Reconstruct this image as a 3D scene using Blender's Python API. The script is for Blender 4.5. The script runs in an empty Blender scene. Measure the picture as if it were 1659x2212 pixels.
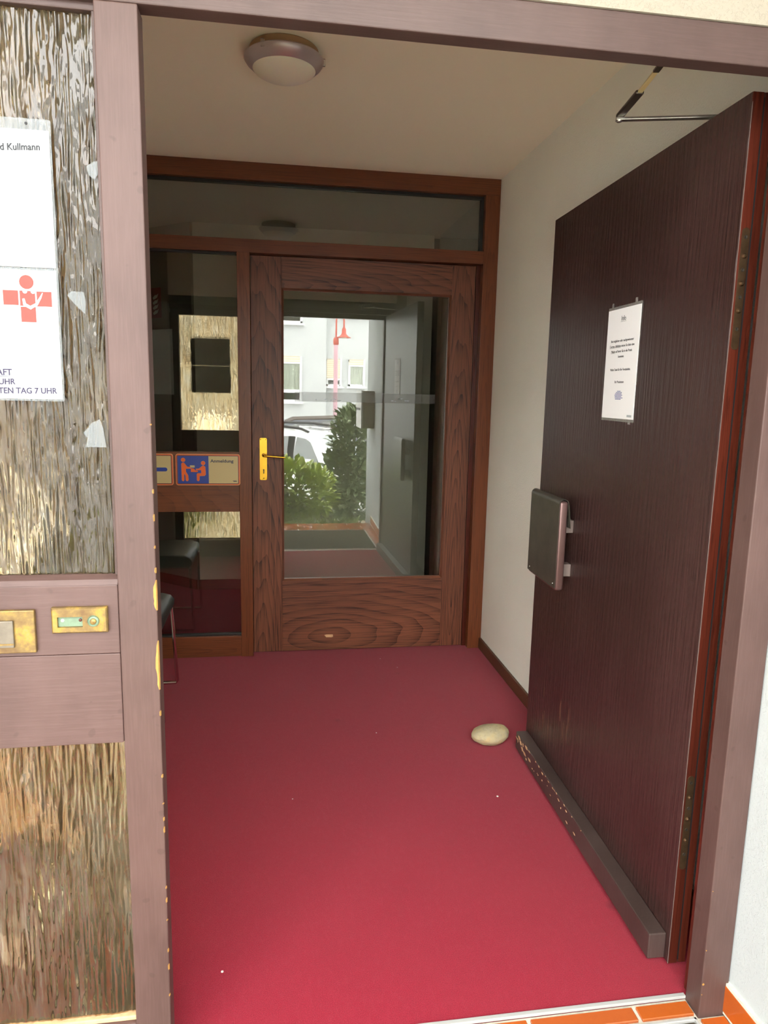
import bpy, bmesh, math, random
from math import sin, cos, pi, radians, sqrt, atan2
from mathutils import Vector, Matrix, noise
random.seed(7)
SC = bpy.context.scene
COL = SC.collection

# ------------------------------------------------------------------ camera
cd = bpy.data.cameras.new('camera')
cam = bpy.data.objects.new('camera', cd); COL.objects.link(cam)
cd.sensor_fit = 'VERTICAL'; cd.sensor_height = 24.0
cd.lens = 1529.8342 / 2212.0 * 24.0
cd.clip_start = .02; cd.clip_end = 200
CR = Vector((0.9880895, -0.15245615, 0.02088678)); CU = Vector((0.00486733, 0.16663071, 0.98600736)); CF = Vector((0.15380327, 0.97416186, -0.16538811))
cam.matrix_world = Matrix(((CR.x, CU.x, -CF.x, 0.0), (CR.y, CU.y, -CF.y, -1.2904), (CR.z, CU.z, -CF.z, 1.404), (0, 0, 0, 1)))
SC.camera = cam

# ------------------------------------------------------------------ daylight
world = bpy.data.worlds.new('overcast_sky'); SC.world = world
world.use_nodes = True
bg = world.node_tree.nodes['Background']
bg.inputs[0].default_value = (1.0, 0.99, 0.972, 1)
bg.inputs[1].default_value = 3.0
SC.view_settings.view_transform = 'Standard'
SC.view_settings.look = 'None'
SC.view_settings.gamma = 1.0
SC.view_settings.use_curve_mapping = False
SC.view_settings.exposure = 2.3
SC.cycles.max_bounces = 11
SC.cycles.diffuse_bounces = 6
SC.cycles.glossy_bounces = 6
SC.cycles.transmission_bounces = 8
SC.cycles.transparent_max_bounces = 16
SC.cycles.sample_clamp_indirect = 8.0

# ------------------------------------------------------------------ helpers
def lin(c):
    return tuple((v / 255 / 12.92) if v / 255 <= .04045 else ((v / 255 + .055) / 1.055) ** 2.4 for v in c) + (1,)

class NT:
    def __init__(self, name):
        self.m = bpy.data.materials.new(name); self.m.use_nodes = True
        self.t = self.m.node_tree; self.n = self.t.nodes; self.l = self.t.links
        self.b = self.n['Principled BSDF']; self.out = self.n['Material Output']
        self._co = None
    def node(self, kind, **kw):
        x = self.n.new(kind)
        for k, v in kw.items(): setattr(x, k, v)
        return x
    def co(self, scale=(1, 1, 1), rnd=False):
        tc = self.node('ShaderNodeTexCoord')
        src = tc.outputs['Object']
        if rnd:
            oi = self.node('ShaderNodeObjectInfo')
            ml = self.node('ShaderNodeMath', operation='MULTIPLY'); ml.inputs[1].default_value = 13.7
            self.l.new(oi.outputs['Random'], ml.inputs[0])
            ad = self.node('ShaderNodeVectorMath', operation='ADD')
            self.l.new(src, ad.inputs[0]); self.l.new(ml.outputs[0], ad.inputs[1]); src = ad.outputs[0]
        mp = self.node('ShaderNodeMapping'); mp.inputs['Scale'].default_value = scale
        self.l.new(src, mp.inputs['Vector'])
        return mp.outputs['Vector']
    def noise(self, scale, detail=3, rough=.55, co=None, dist=0):
        x = self.node('ShaderNodeTexNoise'); x.inputs['Scale'].default_value = scale
        x.inputs['Detail'].default_value = detail; x.inputs['Roughness'].default_value = rough; x.inputs['Distortion'].default_value = dist
        self.l.new(co if co is not None else self.co(), x.inputs['Vector'])
        return x.outputs['Fac']
    def ramp(self, fac, stops):
        r = self.node('ShaderNodeValToRGB'); e = r.color_ramp.elements
        while len(e) > 1: e.remove(e[-1])
        e[0].position = stops[0][0]; e[0].color = stops[0][1]
        for p, c in stops[1:]:
            x = e.new(p); x.color = c
        self.l.new(fac, r.inputs[0]); return r.outputs[0]
    def mix(self, fac, a, b, blend='MIX'):
        x = self.node('ShaderNodeMix', data_type='RGBA', blend_type=blend)
        for s, v in ((0, fac), (6, a), (7, b)):
            if isinstance(v, (int, float)): x.inputs[s].default_value = v
            elif isinstance(v, tuple): x.inputs[s].default_value = v
            else: self.l.new(v, x.inputs[s])
        return x.outputs[2]
    def math(self, op, a, b=0):
        x = self.node('ShaderNodeMath', operation=op)
        for s, v in ((0, a), (1, b)):
            if isinstance(v, (int, float)): x.inputs[s].default_value = v
            else: self.l.new(v, x.inputs[s])
        return x.outputs[0]
    def set(self, **kw):
        names = {'col': 'Base Color', 'rough': 'Roughness', 'metal': 'Metallic', 'spec': 'Specular IOR Level', 'coat': 'Coat Weight', 'crough': 'Coat Roughness',
                 'trans': 'Transmission Weight', 'ior': 'IOR', 'alpha': 'Alpha', 'sheen': 'Sheen Weight', 'sub': 'Subsurface Weight'}
        for k, v in kw.items():
            s = self.b.inputs[names[k]]
            if isinstance(v, (int, float, tuple)): s.default_value = v
            else: self.l.new(v, s)
        return self
    def bump(self, h, strength=.3, dist=.002):
        x = self.node('ShaderNodeBump'); x.inputs['Strength'].default_value = strength; x.inputs['Distance'].default_value = dist
        self.l.new(h, x.inputs['Height']); self.l.new(x.outputs[0], self.b.inputs['Normal']); return self

def plain(name, c, rough=.5, metal=0, var=0, vs=6, stretch=(1, 1, 1), bump=0, bs=200, bstretch=(1, 1, 1), bdist=.002, spec=.5, coat=0):
    t = NT(name); c = lin(c)
    if var:
        f = t.noise(vs, 4, .6, t.co(stretch))
        lo = tuple(v * (1 - var) for v in c[:3]) + (1,); hi = tuple(min(1, v * (1 + var)) for v in c[:3]) + (1,)
        t.set(col=t.ramp(f, [(.3, lo), (.7, hi)]))
    else: t.set(col=c)
    t.set(rough=rough, metal=metal, spec=spec, coat=coat)
    if bump: t.bump(t.noise(bs, 4, .6, t.co(bstretch)), bump, bdist)
    return t.m

def oak(name, dark, mid, light, axis='z', rough=.42, amount=1.0, rings=3.2):
    """open-grained oak: nested cathedral arches plus long dark pores along the given axis"""
    t = NT(name)
    def sc(along, across):
        return {'z': (across, across, along), 'x': (along, across, across)}[axis]
    tc = t.node('ShaderNodeTexCoord'); oi = t.node('ShaderNodeObjectInfo')
    mp = t.node('ShaderNodeMapping'); mp.vector_type = 'POINT'
    t.l.new(tc.outputs['Generated'], mp.inputs['Vector'])
    if axis == 'z': mp.inputs['Location'].default_value = (-.52, 0, -.55); mp.inputs['Scale'].default_value = (1.0, 0, 1.25)
    else: mp.inputs['Location'].default_value = (-.3, 0, -.45); mp.inputs['Scale'].default_value = (.7, 0, 1.0)
    jit = t.node('ShaderNodeVectorMath', operation='MULTIPLY_ADD')
    cmb = t.node('ShaderNodeCombineXYZ'); t.l.new(t.math('SUBTRACT', oi.outputs['Random'], .5), cmb.inputs[0]); t.l.new(oi.outputs['Random'], cmb.inputs[2])
    t.l.new(cmb.outputs[0], jit.inputs[0]); jit.inputs[1].default_value = (.25, 0, .8) if axis == 'z' else (.8, 0, .3)
    t.l.new(mp.outputs[0], jit.inputs[2])
    wob = t.node('ShaderNodeTexNoise'); wob.inputs['Scale'].default_value = 2.6; wob.inputs['Detail'].default_value = 2.5; wob.inputs['Roughness'].default_value = .4
    t.l.new(jit.outputs[0], wob.inputs['Vector'])
    add = t.node('ShaderNodeVectorMath', operation='MULTIPLY_ADD'); t.l.new(wob.outputs['Color'], add.inputs[0]); add.inputs[1].default_value = (.20, 0, .20); t.l.new(jit.outputs[0], add.inputs[2])
    w = t.node('ShaderNodeTexWave', wave_type='RINGS', rings_direction='Y', wave_profile='SAW')
    w.inputs['Scale'].default_value = rings; w.inputs['Distortion'].default_value = .15
    w.inputs['Detail'].default_value = 3; w.inputs['Detail Scale'].default_value = 6; w.inputs['Detail Roughness'].default_value = .6
    t.l.new(add.outputs[0], w.inputs['Vector'])
    pores = t.noise(150, 3, .65, t.co(sc(.03, 1), True))
    tone = t.noise(2.2, 3, .5, t.co(sc(.4, 2), True))
    g = t.math('POWER', w.outputs['Fac'], 3.0)
    base = t.ramp(tone, [(.3, lin(mid)), (.7, lin(light))])
    pf = t.ramp(pores, [(.47, (0, 0, 0, 1)), (.64, (1, 1, 1, 1))])
    c = t.mix(t.math('MULTIPLY', t.math('MULTIPLY', g, t.math('ADD', .45, t.math('MULTIPLY', pf, .6))), .85 * amount), base, lin(dark))
    c = t.mix(t.math('MULTIPLY', pf, .42 * amount), c, lin(dark))
    t.set(col=c, rough=rough, spec=.4)
    t.bump(t.math('SUBTRACT', 1, t.math('ADD', t.math('MULTIPLY', pf, .6), t.math('MULTIPLY', g, .3))), .22, .0012)
    return t.m

def weathered_paint(name, c, rough=.5, axis='z', spots=True):
    """brown house paint: brush lines along the grain, bleached patches and rain spots"""
    t = NT(name); c0 = lin(c)
    s = (1, 1, .05) if axis == 'z' else (.05, 1, 1)
    fine = t.noise(260, 3, .6, t.co(s)); broad = t.noise(5, 4, .6, t.co((1, 1, .5)))
    lo = tuple(v * .82 for v in c0[:3]) + (1,); hi = tuple(v * 1.22 + .008 for v in c0[:3]) + (1,)
    col = t.ramp(broad, [(.3, lo), (.72, hi)])
    col = t.mix(t.math('MULTIPLY', t.ramp(fine, [(.45, (0, 0, 0, 1)), (.75, (1, 1, 1, 1))]), .22), col, tuple(v * 1.5 + .03 for v in c0[:3]) + (1,))
    if spots:
        sp = t.ramp(t.noise(34, 1, .4), [(.70, (0, 0, 0, 1)), (.74, (1, 1, 1, 1))])
        col = t.mix(t.math('MULTIPLY', sp, .35), col, tuple(v * .6 for v in c0[:3]) + (1,))
    t.set(col=col, rough=rough, spec=.45).bump(fine, .22, .0012)
    return t.m

M = {}
M['post'] = weathered_paint('brown_paint_upright', (80, 58, 53), .5)
M['rail'] = weathered_paint('brown_paint_crosswise', (82, 60, 56), .5, 'x')
M['header'] = weathered_paint('brown_paint_header', (72, 52, 47), .45, 'x', False)
M['redwood'] = oak('red_stained_edge', (30, 11, 8), (66, 26, 17), (90, 38, 25), 'z', .28, .7)
M['oak_v'] = oak('dark_oak_upright', (34, 18, 12), (106, 62, 44), (126, 77, 55), amount=1.12)
M['oak_h'] = oak('dark_oak_crosswise', (34, 18, 12), (106, 62, 44), (126, 77, 55), 'x', amount=1.12)
M['oakf_v'] = oak('frame_oak_upright', (48, 22, 11), (100, 53, 30), (120, 67, 38), 'z', .36, .6)
M['oakf_h'] = oak('frame_oak_crosswise', (48, 22, 11), (100, 53, 30), (120, 67, 38), 'x', .36, .6)
M['rubber_and_gap'] = plain('black_gasket_and_gap', (22, 22, 22), .6)
M['yellow_wood'] = plain('bare_yellow_wood', (170, 124, 58), .7, var=.15, vs=40)
M['worn_wood'] = plain('worn_reddish_wood', (128, 84, 62), .7)
M['pale_wood'] = plain('bare_pale_wood', (200, 160, 120), .7, var=.2, vs=40)

def leaf_paint():
    t = NT('dark_brown_door_paint')
    w = t.node('ShaderNodeTexWave', wave_type='BANDS', bands_direction='Y', wave_profile='SIN')
    w.inputs['Scale'].default_value = 15; w.inputs['Distortion'].default_value = 14; w.inputs['Detail'].default_value = 3; w.inputs['Detail Scale'].default_value = .8
    t.l.new(t.co((1, 1, .11)), w.inputs['Vector'])
    f = t.noise(190, 3, .6, t.co((1, 1, .035)))
    b = t.noise(2.2, 3, .5, t.co((1, 1, .5)))
    c = lin((54, 34, 31)); c2 = lin((68, 46, 43))
    col = t.ramp(b, [(.35, c), (.7, c2)])
    h = t.math('ADD', t.math('MULTIPLY', w.outputs['Fac'], .3), t.math('MULTIPLY', f, 1.2))
    col = t.mix(t.math('MULTIPLY', t.math('POWER', w.outputs['Fac'], 3), .25), col, lin((36, 23, 22)))
    t.set(col=col, rough=.32, spec=.5).bump(h, .75, .0025)
    return t.m
M['leaf'] = leaf_paint()
M['bar'] = weathered_paint('weather_bar_paint', (64, 50, 46), .42, 'z', False)

def carpet():
    t = NT('red_carpet')
    fine = t.noise(480, 3, .7); mid = t.noise(70, 5, .75, t.co((1, .45, 1))); big = t.noise(1.6, 3, .5)
    col = t.ramp(fine, [(.25, lin((110, 15, 34))), (.55, lin((150, 27, 49))), (.8, lin((174, 54, 70)))])
    col = t.mix(t.math('MULTIPLY', t.ramp(big, [(.4, (0, 0, 0, 1)), (.7, (1, 1, 1, 1))]), .25), col, lin((152, 42, 54)))
    col = t.mix(t.math('MULTIPLY', t.ramp(mid, [(.5, (0, 0, 0, 1)), (.8, (1, 1, 1, 1))]), .2), col, lin((172, 62, 78)))
    st = t.ramp(t.noise(9, 1, .3), [(.74, (0, 0, 0, 1)), (.80, (1, 1, 1, 1))])
    col = t.mix(t.math('MULTIPLY', st, .35), col, lin((90, 16, 30)))
    t.set(col=col, rough=.95, spec=.04, sheen=.13).bump(t.math('ADD', fine, t.math('MULTIPLY', mid, .6)), .55, .003)
    return t.m
M['carpet'] = carpet()
def woodchip(name, c, s=.35):
    t = NT(name); c = lin(c)
    a = t.noise(170, 3, .6); b = t.noise(520, 2, .6); g = t.noise(2.5, 3)
    t.set(col=t.ramp(g, [(.3, tuple(v * .95 for v in c[:3]) + (1,)), (.7, c)]), rough=.85, spec=.2)
    t.bump(t.math('ADD', t.ramp(a, [(.52, (0, 0, 0, 1)), (.62, (1, 1, 1, 1))]), t.math('MULTIPLY', b, .5)), s, .0025)
    return t.m
M['wallpaper'] = woodchip('white_woodchip_wallpaper', (236, 236, 222))
M['ceiling'] = plain('warm_white_ceiling', (246, 242, 222), .9, bump=.08, bs=300)
M['plaster'] = woodchip('white_exterior_plaster', (184, 189, 189), .28)
M['cream_plaster'] = woodchip('cream_exterior_plaster', (160, 152, 138), .4)
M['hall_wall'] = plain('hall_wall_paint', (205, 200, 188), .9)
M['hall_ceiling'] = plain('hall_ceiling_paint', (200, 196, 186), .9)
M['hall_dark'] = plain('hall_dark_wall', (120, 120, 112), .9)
M['baseboard'] = oak('brown_baseboard', (34, 20, 12), (84, 54, 36), (98, 64, 42), 'x', .4, .5)
M['grout'] = plain('pale_grout', (206, 202, 186), .9, var=.15, vs=60, bump=.2, bs=400)
def tile_mat():
    t = NT('orange_clay_tile')
    oi = t.node('ShaderNodeObjectInfo')
    a = t.ramp(oi.outputs['Random'], [(0, lin((176, 82, 24))), (.5, lin((184, 92, 26))), (1, lin((172, 90, 52)))])
    f = t.noise(70, 4, .7)
    t.set(col=t.mix(t.math('MULTIPLY', f, .35), a, lin((140, 60, 26))), rough=.26, spec=.5, coat=.5).bump(t.noise(300, 3), .12, .001)
    return t.m
M['tile'] = tile_mat()
M['alu'] = plain('dull_aluminium', (186, 187, 184), .45, .25, bump=.1, bs=200)
M['mat'] = plain('brown_rib_mat', (84, 76, 60), .95, var=.3, vs=90, stretch=(.1, 1, 1), bump=.6, bs=400)
M['bronze'] = plain('bronze_hinge_metal', (112, 88, 64), .38, .85, var=.2, vs=60)
M['gold'] = plain('polished_brass', (206, 158, 54), .26, .95, var=.1, vs=30)
M['gold_dark'] = plain('worn_dark_brass', (120, 92, 40), .4, .9)  # darker brass for the handle collar and screws
M['brass_old'] = None
def old_brass():
    t = NT('tarnished_brass')
    a = t.noise(38, 4, .65); b = t.noise(90, 3, .6)
    c = t.ramp(a, [(.3, lin((104, 80, 54))), (.5, lin((128, 106, 66))), (.62, lin((160, 130, 62))), (.8, lin((118, 126, 104)))])
    t.set(col=c, metal=.55, rough=t.math('ADD', .3, t.math('MULTIPLY', b, .3))).bump(b, .15, .001)
    return t.m
M['brass_old'] = old_brass()
M['verdigris'] = plain('green_verdigris', (112, 132, 110), .6, .2, var=.2, vs=80)
M['flap_metal'] = plain('greyed_brass_flap', (112, 104, 92), .45, .4, var=.15, vs=60)
M['steel'] = plain('brushed_steel', (190, 188, 180), .3, .95, var=.1, vs=60)
M['steel_dark'] = plain('dark_closer_metal', (96, 88, 78), .35, .8)
M['chrome'] = plain('chrome_tube', (214, 212, 210), .08, 1)
M['leather'] = plain('black_leather', (28, 31, 33), .42, 0, bump=.25, bs=260, spec=.5)
M['dark_sheet'] = plain('dark_bronze_sheet', (86, 82, 72), .36, .4, var=.22, vs=14)
M['mauve'] = plain('mauve_handle_bar', (108, 82, 78), .33, .5, bump=.06, bs=120)
M['taupe'] = plain('taupe_mount', (116, 102, 96), .5, .1)
M['rim'] = plain('silver_lamp_rim', (186, 174, 176), .4, .55)
M['lampwood'] = plain('lamp_back_plate', (150, 118, 84), .7)
M['opal'] = NT('opal_glass').set(col=lin((236, 232, 214)), rough=.35, sub=.2).m
M['clip'] = NT('clear_clip').set(col=(1, 1, 1, 1), rough=.05, trans=.9, ior=1.45).m
M['paper'] = plain('white_paper', (240, 240, 238), .6, bump=.05, bs=25, bdist=.01)
M['lam'] = plain('laminated_paper', (176, 182, 182), .22, 0, bump=.04, bs=40, bdist=.004, coat=.5)
M['greypatch'] = plain('pale_grey_print', (136, 142, 145), .25, coat=.5)
M['film'] = None
def film(name, c, a):
    t = NT(name); t.set(col=lin(c), rough=.25, alpha=a, spec=.6); return t.m
M['film'] = film('clear_plastic_film', (150, 158, 162), .26)
M['tape'] = film('clear_tape', (128, 130, 128), .16)
M['film_dark'] = film('film_margin', (150, 146, 140), .55)
M['ink'] = plain('black_ink', (18, 18, 22), .6)
M['ink_purple'] = plain('violet_ink', (44, 36, 66), .6)
M['ink_grey'] = plain('grey_ink', (34, 36, 42), .6)
M['ink_blue'] = plain('blue_stamp_ink', (36, 54, 140), .6)
M['red_print'] = plain('red_print', (196, 44, 30), .4, var=.08, vs=50)
M['sign_orange'] = plain('orange_sign_edge', (206, 92, 46), .3, coat=.4)
M['sign_edge'] = plain('peach_sign_edge', (240, 180, 130), .3, coat=.4)
M['sign_navy'] = plain('navy_sign_line', (44, 44, 72), .35)
M['sign_blue'] = plain('blue_sign_field', (30, 64, 158), .35)
M['sign_cream'] = plain('cream_sign_field', (200, 184, 132), .4)
M['sign_fig'] = plain('orange_pictogram', (236, 104, 26), .35)
M['stone'] = None
def stone_mat():
    t = NT('river_stone')
    a = t.noise(16, 5, .65); b = t.noise(60, 4, .7, None, 1.2)
    c = t.ramp(a, [(.3, lin((160, 153, 130))), (.52, lin((178, 164, 126))), (.7, lin((188, 160, 108)))])
    c = t.mix(t.math('MULTIPLY', t.ramp(b, [(.55, (0, 0, 0, 1)), (.7, (1, 1, 1, 1))]), .6), c, lin((132, 122, 92)))
    t.set(col=c, rough=.6, spec=.3).bump(b, .3, .002); return t.m
M['stone'] = stone_mat()

def clear_glass(name, refl_ior, tint):
    t = NT(name); t.n.remove(t.b)
    fr = t.node('ShaderNodeFresnel'); fr.inputs['IOR'].default_value = refl_ior
    tr = t.node('ShaderNodeBsdfTransparent'); tr.inputs['Color'].default_value = tint
    gl = t.node('ShaderNodeBsdfGlossy'); gl.inputs['Roughness'].default_value = 0.0; gl.inputs['Color'].default_value = (1, 1, 1, 1)
    mx = t.node('ShaderNodeMixShader')
    t.l.new(fr.outputs[0], mx.inputs[0]); t.l.new(tr.outputs[0], mx.inputs[1]); t.l.new(gl.outputs[0], mx.inputs[2]); t.l.new(mx.outputs[0], t.out.inputs[0])
    return t.m
M['pane'] = clear_glass('door_glass', 1.9, (.86, .88, .84, 1))
M['carglass'] = clear_glass('tinted_car_glass', 2.3, (.6, .72, .70, 1))
M['winglass'] = clear_glass('window_glass', 1.5, (.96, .98, .97, 1))
def ripple_mat():
    t = NT('rippled_amber_glass')
    a = t.noise(70, 3, .6, t.co((1, 1, .1))); c = t.noise(6, 3, .6)
    col = t.ramp(a, [(.3, lin((186, 150, 98))), (.5, lin((230, 202, 150))), (.66, lin((250, 238, 208)))])
    col = t.mix(t.math('MULTIPLY', c, .5), col, lin((176, 164, 142)))
    t.set(col=col, rough=.03, trans=.965, ior=1.5); return t.m
M['ripple'] = ripple_mat()
M['fire_red'] = plain('dark_red_sign', (120, 24, 30), .4)
M['white_print'] = plain('white_print', (225, 225, 220), .5)
# street
M['render_white'] = plain('white_house_render', (198, 202, 202), .95, var=.04, vs=1.2, bump=.1, bs=60)
M['plinth'] = plain('grey_plinth', (190, 192, 194), .9)
M['pvc'] = plain('white_window_frame', (226, 228, 228), .4)
M['shutter'] = plain('cream_shutter', (226, 214, 190), .6)
M['curtain'] = plain('white_curtain', (228, 230, 216), .9, var=.15, vs=12, stretch=(1, 1, .1))
M['room_dark'] = plain('dim_room', (70, 72, 66), .9)
M['lamp_red'] = plain('red_lamp_paint', (186, 92, 78), .45)
M['lamp_pink'] = plain('pink_post_paint', (208, 168, 178), .5)
M['car_white'] = plain('white_car_paint', (236, 238, 240), .25, coat=1)
M['car_dark'] = plain('grey_blue_car_paint', (72, 76, 88), .3, coat=1)
M['car_top'] = plain('brown_soft_top', (84, 74, 68), .7)
M['black_plastic'] = plain('black_plastic', (38, 38, 40), .55)
M['tyre'] = plain('tyre_rubber', (36, 35, 34), .8)
M['alloy'] = plain('alloy_wheel', (168, 172, 176), .3, .8)
M['car_inside'] = plain('car_interior', (70, 72, 74), .9)
def leaf_green(name, a, b):
    t = NT(name)
    f = t.noise(14, 3, .6)
    t.set(col=t.ramp(f, [(.3, lin(a)), (.7, lin(b))]), rough=.36, spec=.5); return t.m
M['leaf_light'] = leaf_green('light_laurel_leaf', (150, 176, 72), (206, 214, 124))
M['leaf_deep'] = leaf_green('deep_laurel_leaf', (98, 116, 82), (142, 154, 118))
M['cover'] = leaf_green('ground_cover_leaf', (120, 144, 84), (184, 190, 128))
M['bark'] = plain('bush_bark', (84, 70, 56), .9)
M['soil'] = plain('garden_soil', (136, 122, 102), .95, var=.3, vs=8, bump=.4, bs=40, bdist=.01)
M['asphalt'] = plain('asphalt', (172, 170, 166), .95, var=.15, vs=6, bump=.2, bs=200)
M['sidewalk'] = plain('concrete_pavement', (196, 192, 186), .9, var=.1, vs=5)
M['mailbox'] = plain('taupe_mailbox_shaded', (150, 142, 124), .45, .2)  # mailbox side, its shade put into the colour
M['mailbox_lit'] = plain('lit_mailbox_front', (222, 222, 218), .4)  # lighter copy for the mailbox front, light put into the colour
M['lint'] = plain('white_lint', (220, 215, 210), .9)

# --- mesh building (all shapes are given in world coordinates)
class B:
    def __init__(self, f=None): self.bm = bmesh.new(); self.f = f
    def _v(self, p):
        return self.bm.verts.new(self.f(*p) if self.f else p)
    def poly(self, pts):
        return self.bm.faces.new([self._v(p) for p in pts])
    def box(self, x0, x1, y0, y1, z0, z1, bev=0, seg=2):
        v = [self._v((x, y, z)) for x in (x0, x1) for y in (y0, y1) for z in (z0, z1)]
        fs = [self.bm.faces.new([v[i] for i in q]) for q in ((0, 1, 3, 2), (4, 6, 7, 5), (0, 4, 5, 1), (2, 3, 7, 6), (0, 2, 6, 4), (1, 5, 7, 3))]
        if bev:
            es = list({e for f in fs for e in f.edges})
            bmesh.ops.bevel(self.bm, geom=es, offset=bev, segments=seg, profile=.5, affect='EDGES')
        return self
    def prism(self, pts, d0, d1, axis='y', bev=0):
        """extrude a closed 2-D outline between d0 and d1 along axis"""
        def P(a, b, d): return {'x': (d, a, b), 'y': (a, d, b), 'z': (a, b, d)}[axis]
        a = [self._v(P(*p, d0)) for p in pts]; b = [self._v(P(*p, d1)) for p in pts]
        n = len(pts); fs = [self.bm.faces.new(a), self.bm.faces.new(b[::-1])]
        for i in range(n): fs.append(self.bm.faces.new((a[i], b[i], b[(i + 1) % n], a[(i + 1) % n])))
        if bev:
            es = [e for e in fs[0].edges] + [e for e in fs[1].edges]
            bmesh.ops.bevel(self.bm, geom=es, offset=bev, segments=2, profile=.5, affect='EDGES')
        return self
    def tube(self, path, r, n=8, closed=False, flat=None):
        path = [Vector(p) for p in path]; m = len(path); rings = []
        up = None
        for i, p in enumerate(path):
            a = path[(i - 1) % m] if (i > 0 or closed) else p; b = path[(i + 1) % m] if (i < m - 1 or closed) else p
            d = (b - a).normalized()
            if up is None:
                up = d.orthogonal().normalized()
            else:
                up = (up - d * up.dot(d)).normalized()
            s = d.cross(up); rr = r[i] if isinstance(r, (list, tuple)) else r
            rings.append([self._v(tuple(p + (up * cos(t) + s * sin(t)) * rr)) for t in [2 * pi * k / n for k in range(n)]])
        rng = range(m if closed else m - 1)
        for i in rng:
            A, C = rings[i], rings[(i + 1) % m]
            for k in range(n): self.bm.faces.new((A[k], A[(k + 1) % n], C[(k + 1) % n], C[k]))
        if not closed:
            self.bm.faces.new(rings[0][::-1]); self.bm.faces.new(rings[-1])
        return self
    def lathe(self, prof, c, n=32, axis='z'):
        """profile of (radius, height) turned about an axis through c"""
        def P(r, h, t):
            a, b = r * cos(t), r * sin(t)
            o = {'z': (a, b, h), 'y': (a, h, b), 'x': (h, a, b)}[axis]
            return (c[0] + o[0], c[1] + o[1], c[2] + o[2])
        rings = []
        for r, h in prof:
            if r < 1e-6: rings.append([self._v(P(0, h, 0))])
            else: rings.append([self._v(P(r, h, 2 * pi * k / n)) for k in range(n)])
        for A, C in zip(rings, rings[1:]):
            for k in range(n):
                q = []
                for w in (A[k % len(A)], A[(k + 1) % len(A)], C[(k + 1) % len(C)], C[k % len(C)]):
                    if w not in q: q.append(w)
                if len(q) > 2: self.bm.faces.new(q)
        if len(rings[0]) > 1: self.bm.faces.new(rings[0][::-1])
        if len(rings[-1]) > 1: self.bm.faces.new(rings[-1])
        return self
    def build(self, name, mat, parent=None, smooth=False, kind=None, label=None):
        bmesh.ops.recalc_face_normals(self.bm, faces=self.bm.faces)
        me = bpy.data.meshes.new(name); self.bm.to_mesh(me); self.bm.free()
        me.materials.append(M[mat] if isinstance(mat, str) else mat)
        if smooth:
            me.polygons.foreach_set('use_smooth', [True] * len(me.polygons))
            if smooth != 'all':
                try: me.set_sharp_from_angle(angle=radians(40))
                except Exception: pass
        o = bpy.data.objects.new(name, me); COL.objects.link(o)
        if parent is not None: attach(o, parent)
        if kind: o['kind'] = kind
        if label: o['label'] = label
        return o

def attach(o, parent):
    o.parent = parent
    mw = Matrix.Identity(4); p = parent; chain = []
    while p is not None: chain.append(p); p = p.parent
    for q in reversed(chain): mw = mw @ (q.matrix_parent_inverse if q.parent else Matrix.Identity(4)) @ q.matrix_basis
    o.matrix_parent_inverse = mw.inverted()

def tag(o, label, cat, group=None, kind=None):
    o['label'] = label; o['category'] = cat
    if group: o['group'] = group
    if kind: o['kind'] = kind
    return o
def thing(name, label, cat, loc, group=None, kind=None):
    o = bpy.data.objects.new(name, None); COL.objects.link(o); o.location = loc; o.empty_display_size = .05
    return tag(o, label, cat, group, kind)

def rrect(x0, x1, z0, z1, r, n=5):
    pts = []
    for cx, cz, a in ((x1 - r, z0 + r, -90), (x1 - r, z1 - r, 0), (x0 + r, z1 - r, 90), (x0 + r, z0 + r, 180)):
        for k in range(n + 1):
            t = radians(a + 90 * k / n); pts.append((cx + r * cos(t), cz + r * sin(t)))
    return pts

def text(body, size, o, X, Y, mat, parent, name='lettering', align='LEFT', sx=1.0, weight=0.0, depth=.0003):
    """flat lettering whose baseline starts at o and runs along X, upright along Y"""
    cu = bpy.data.curves.new(name, 'FONT'); cu.body = body; cu.size = size; cu.align_x = align; cu.extrude = depth; cu.offset = weight; cu.resolution_u = 3
    t = bpy.data.objects.new(name, cu); COL.objects.link(t)
    X = Vector(X).normalized(); Y = Vector(Y).normalized(); N = X.cross(Y)
    mw = Matrix(((X.x * sx, Y.x, N.x, o[0]), (X.y * sx, Y.y, N.y, o[1]), (X.z * sx, Y.z, N.z, o[2]), (0, 0, 0, 1)))
    dg = bpy.context.evaluated_depsgraph_get()
    me = bpy.data.meshes.new_from_object(t.evaluated_get(dg)); me.transform(mw)
    bpy.data.objects.remove(t); bpy.data.curves.remove(cu)
    me.name = name; me.materials.clear(); me.materials.append(M[mat])
    ob = bpy.data.objects.new(name, me); COL.objects.link(ob)
    if parent is not None: attach(ob, parent)
    return ob

# ------------------------------------------------------------------ measures
D, H, W = 2.39, 2.483, 1.1476            # inner partition, ceiling, side wall
P1, P2, R1, R2, ZH, ZT = -.278, -.2106, .9645, 1.033, 2.0065, 2.073
WL = -1.0                                # left wall of the lobby
J, M1, M2, Z1, Z2, Z3 = 1.0706, -.1733, -.1109, 2.4033, 2.1311, 2.0686
S0, S1 = -.75, P1                        # outer side window between its frame bars
HB = 3.73                                # hall wall behind the partition

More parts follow.
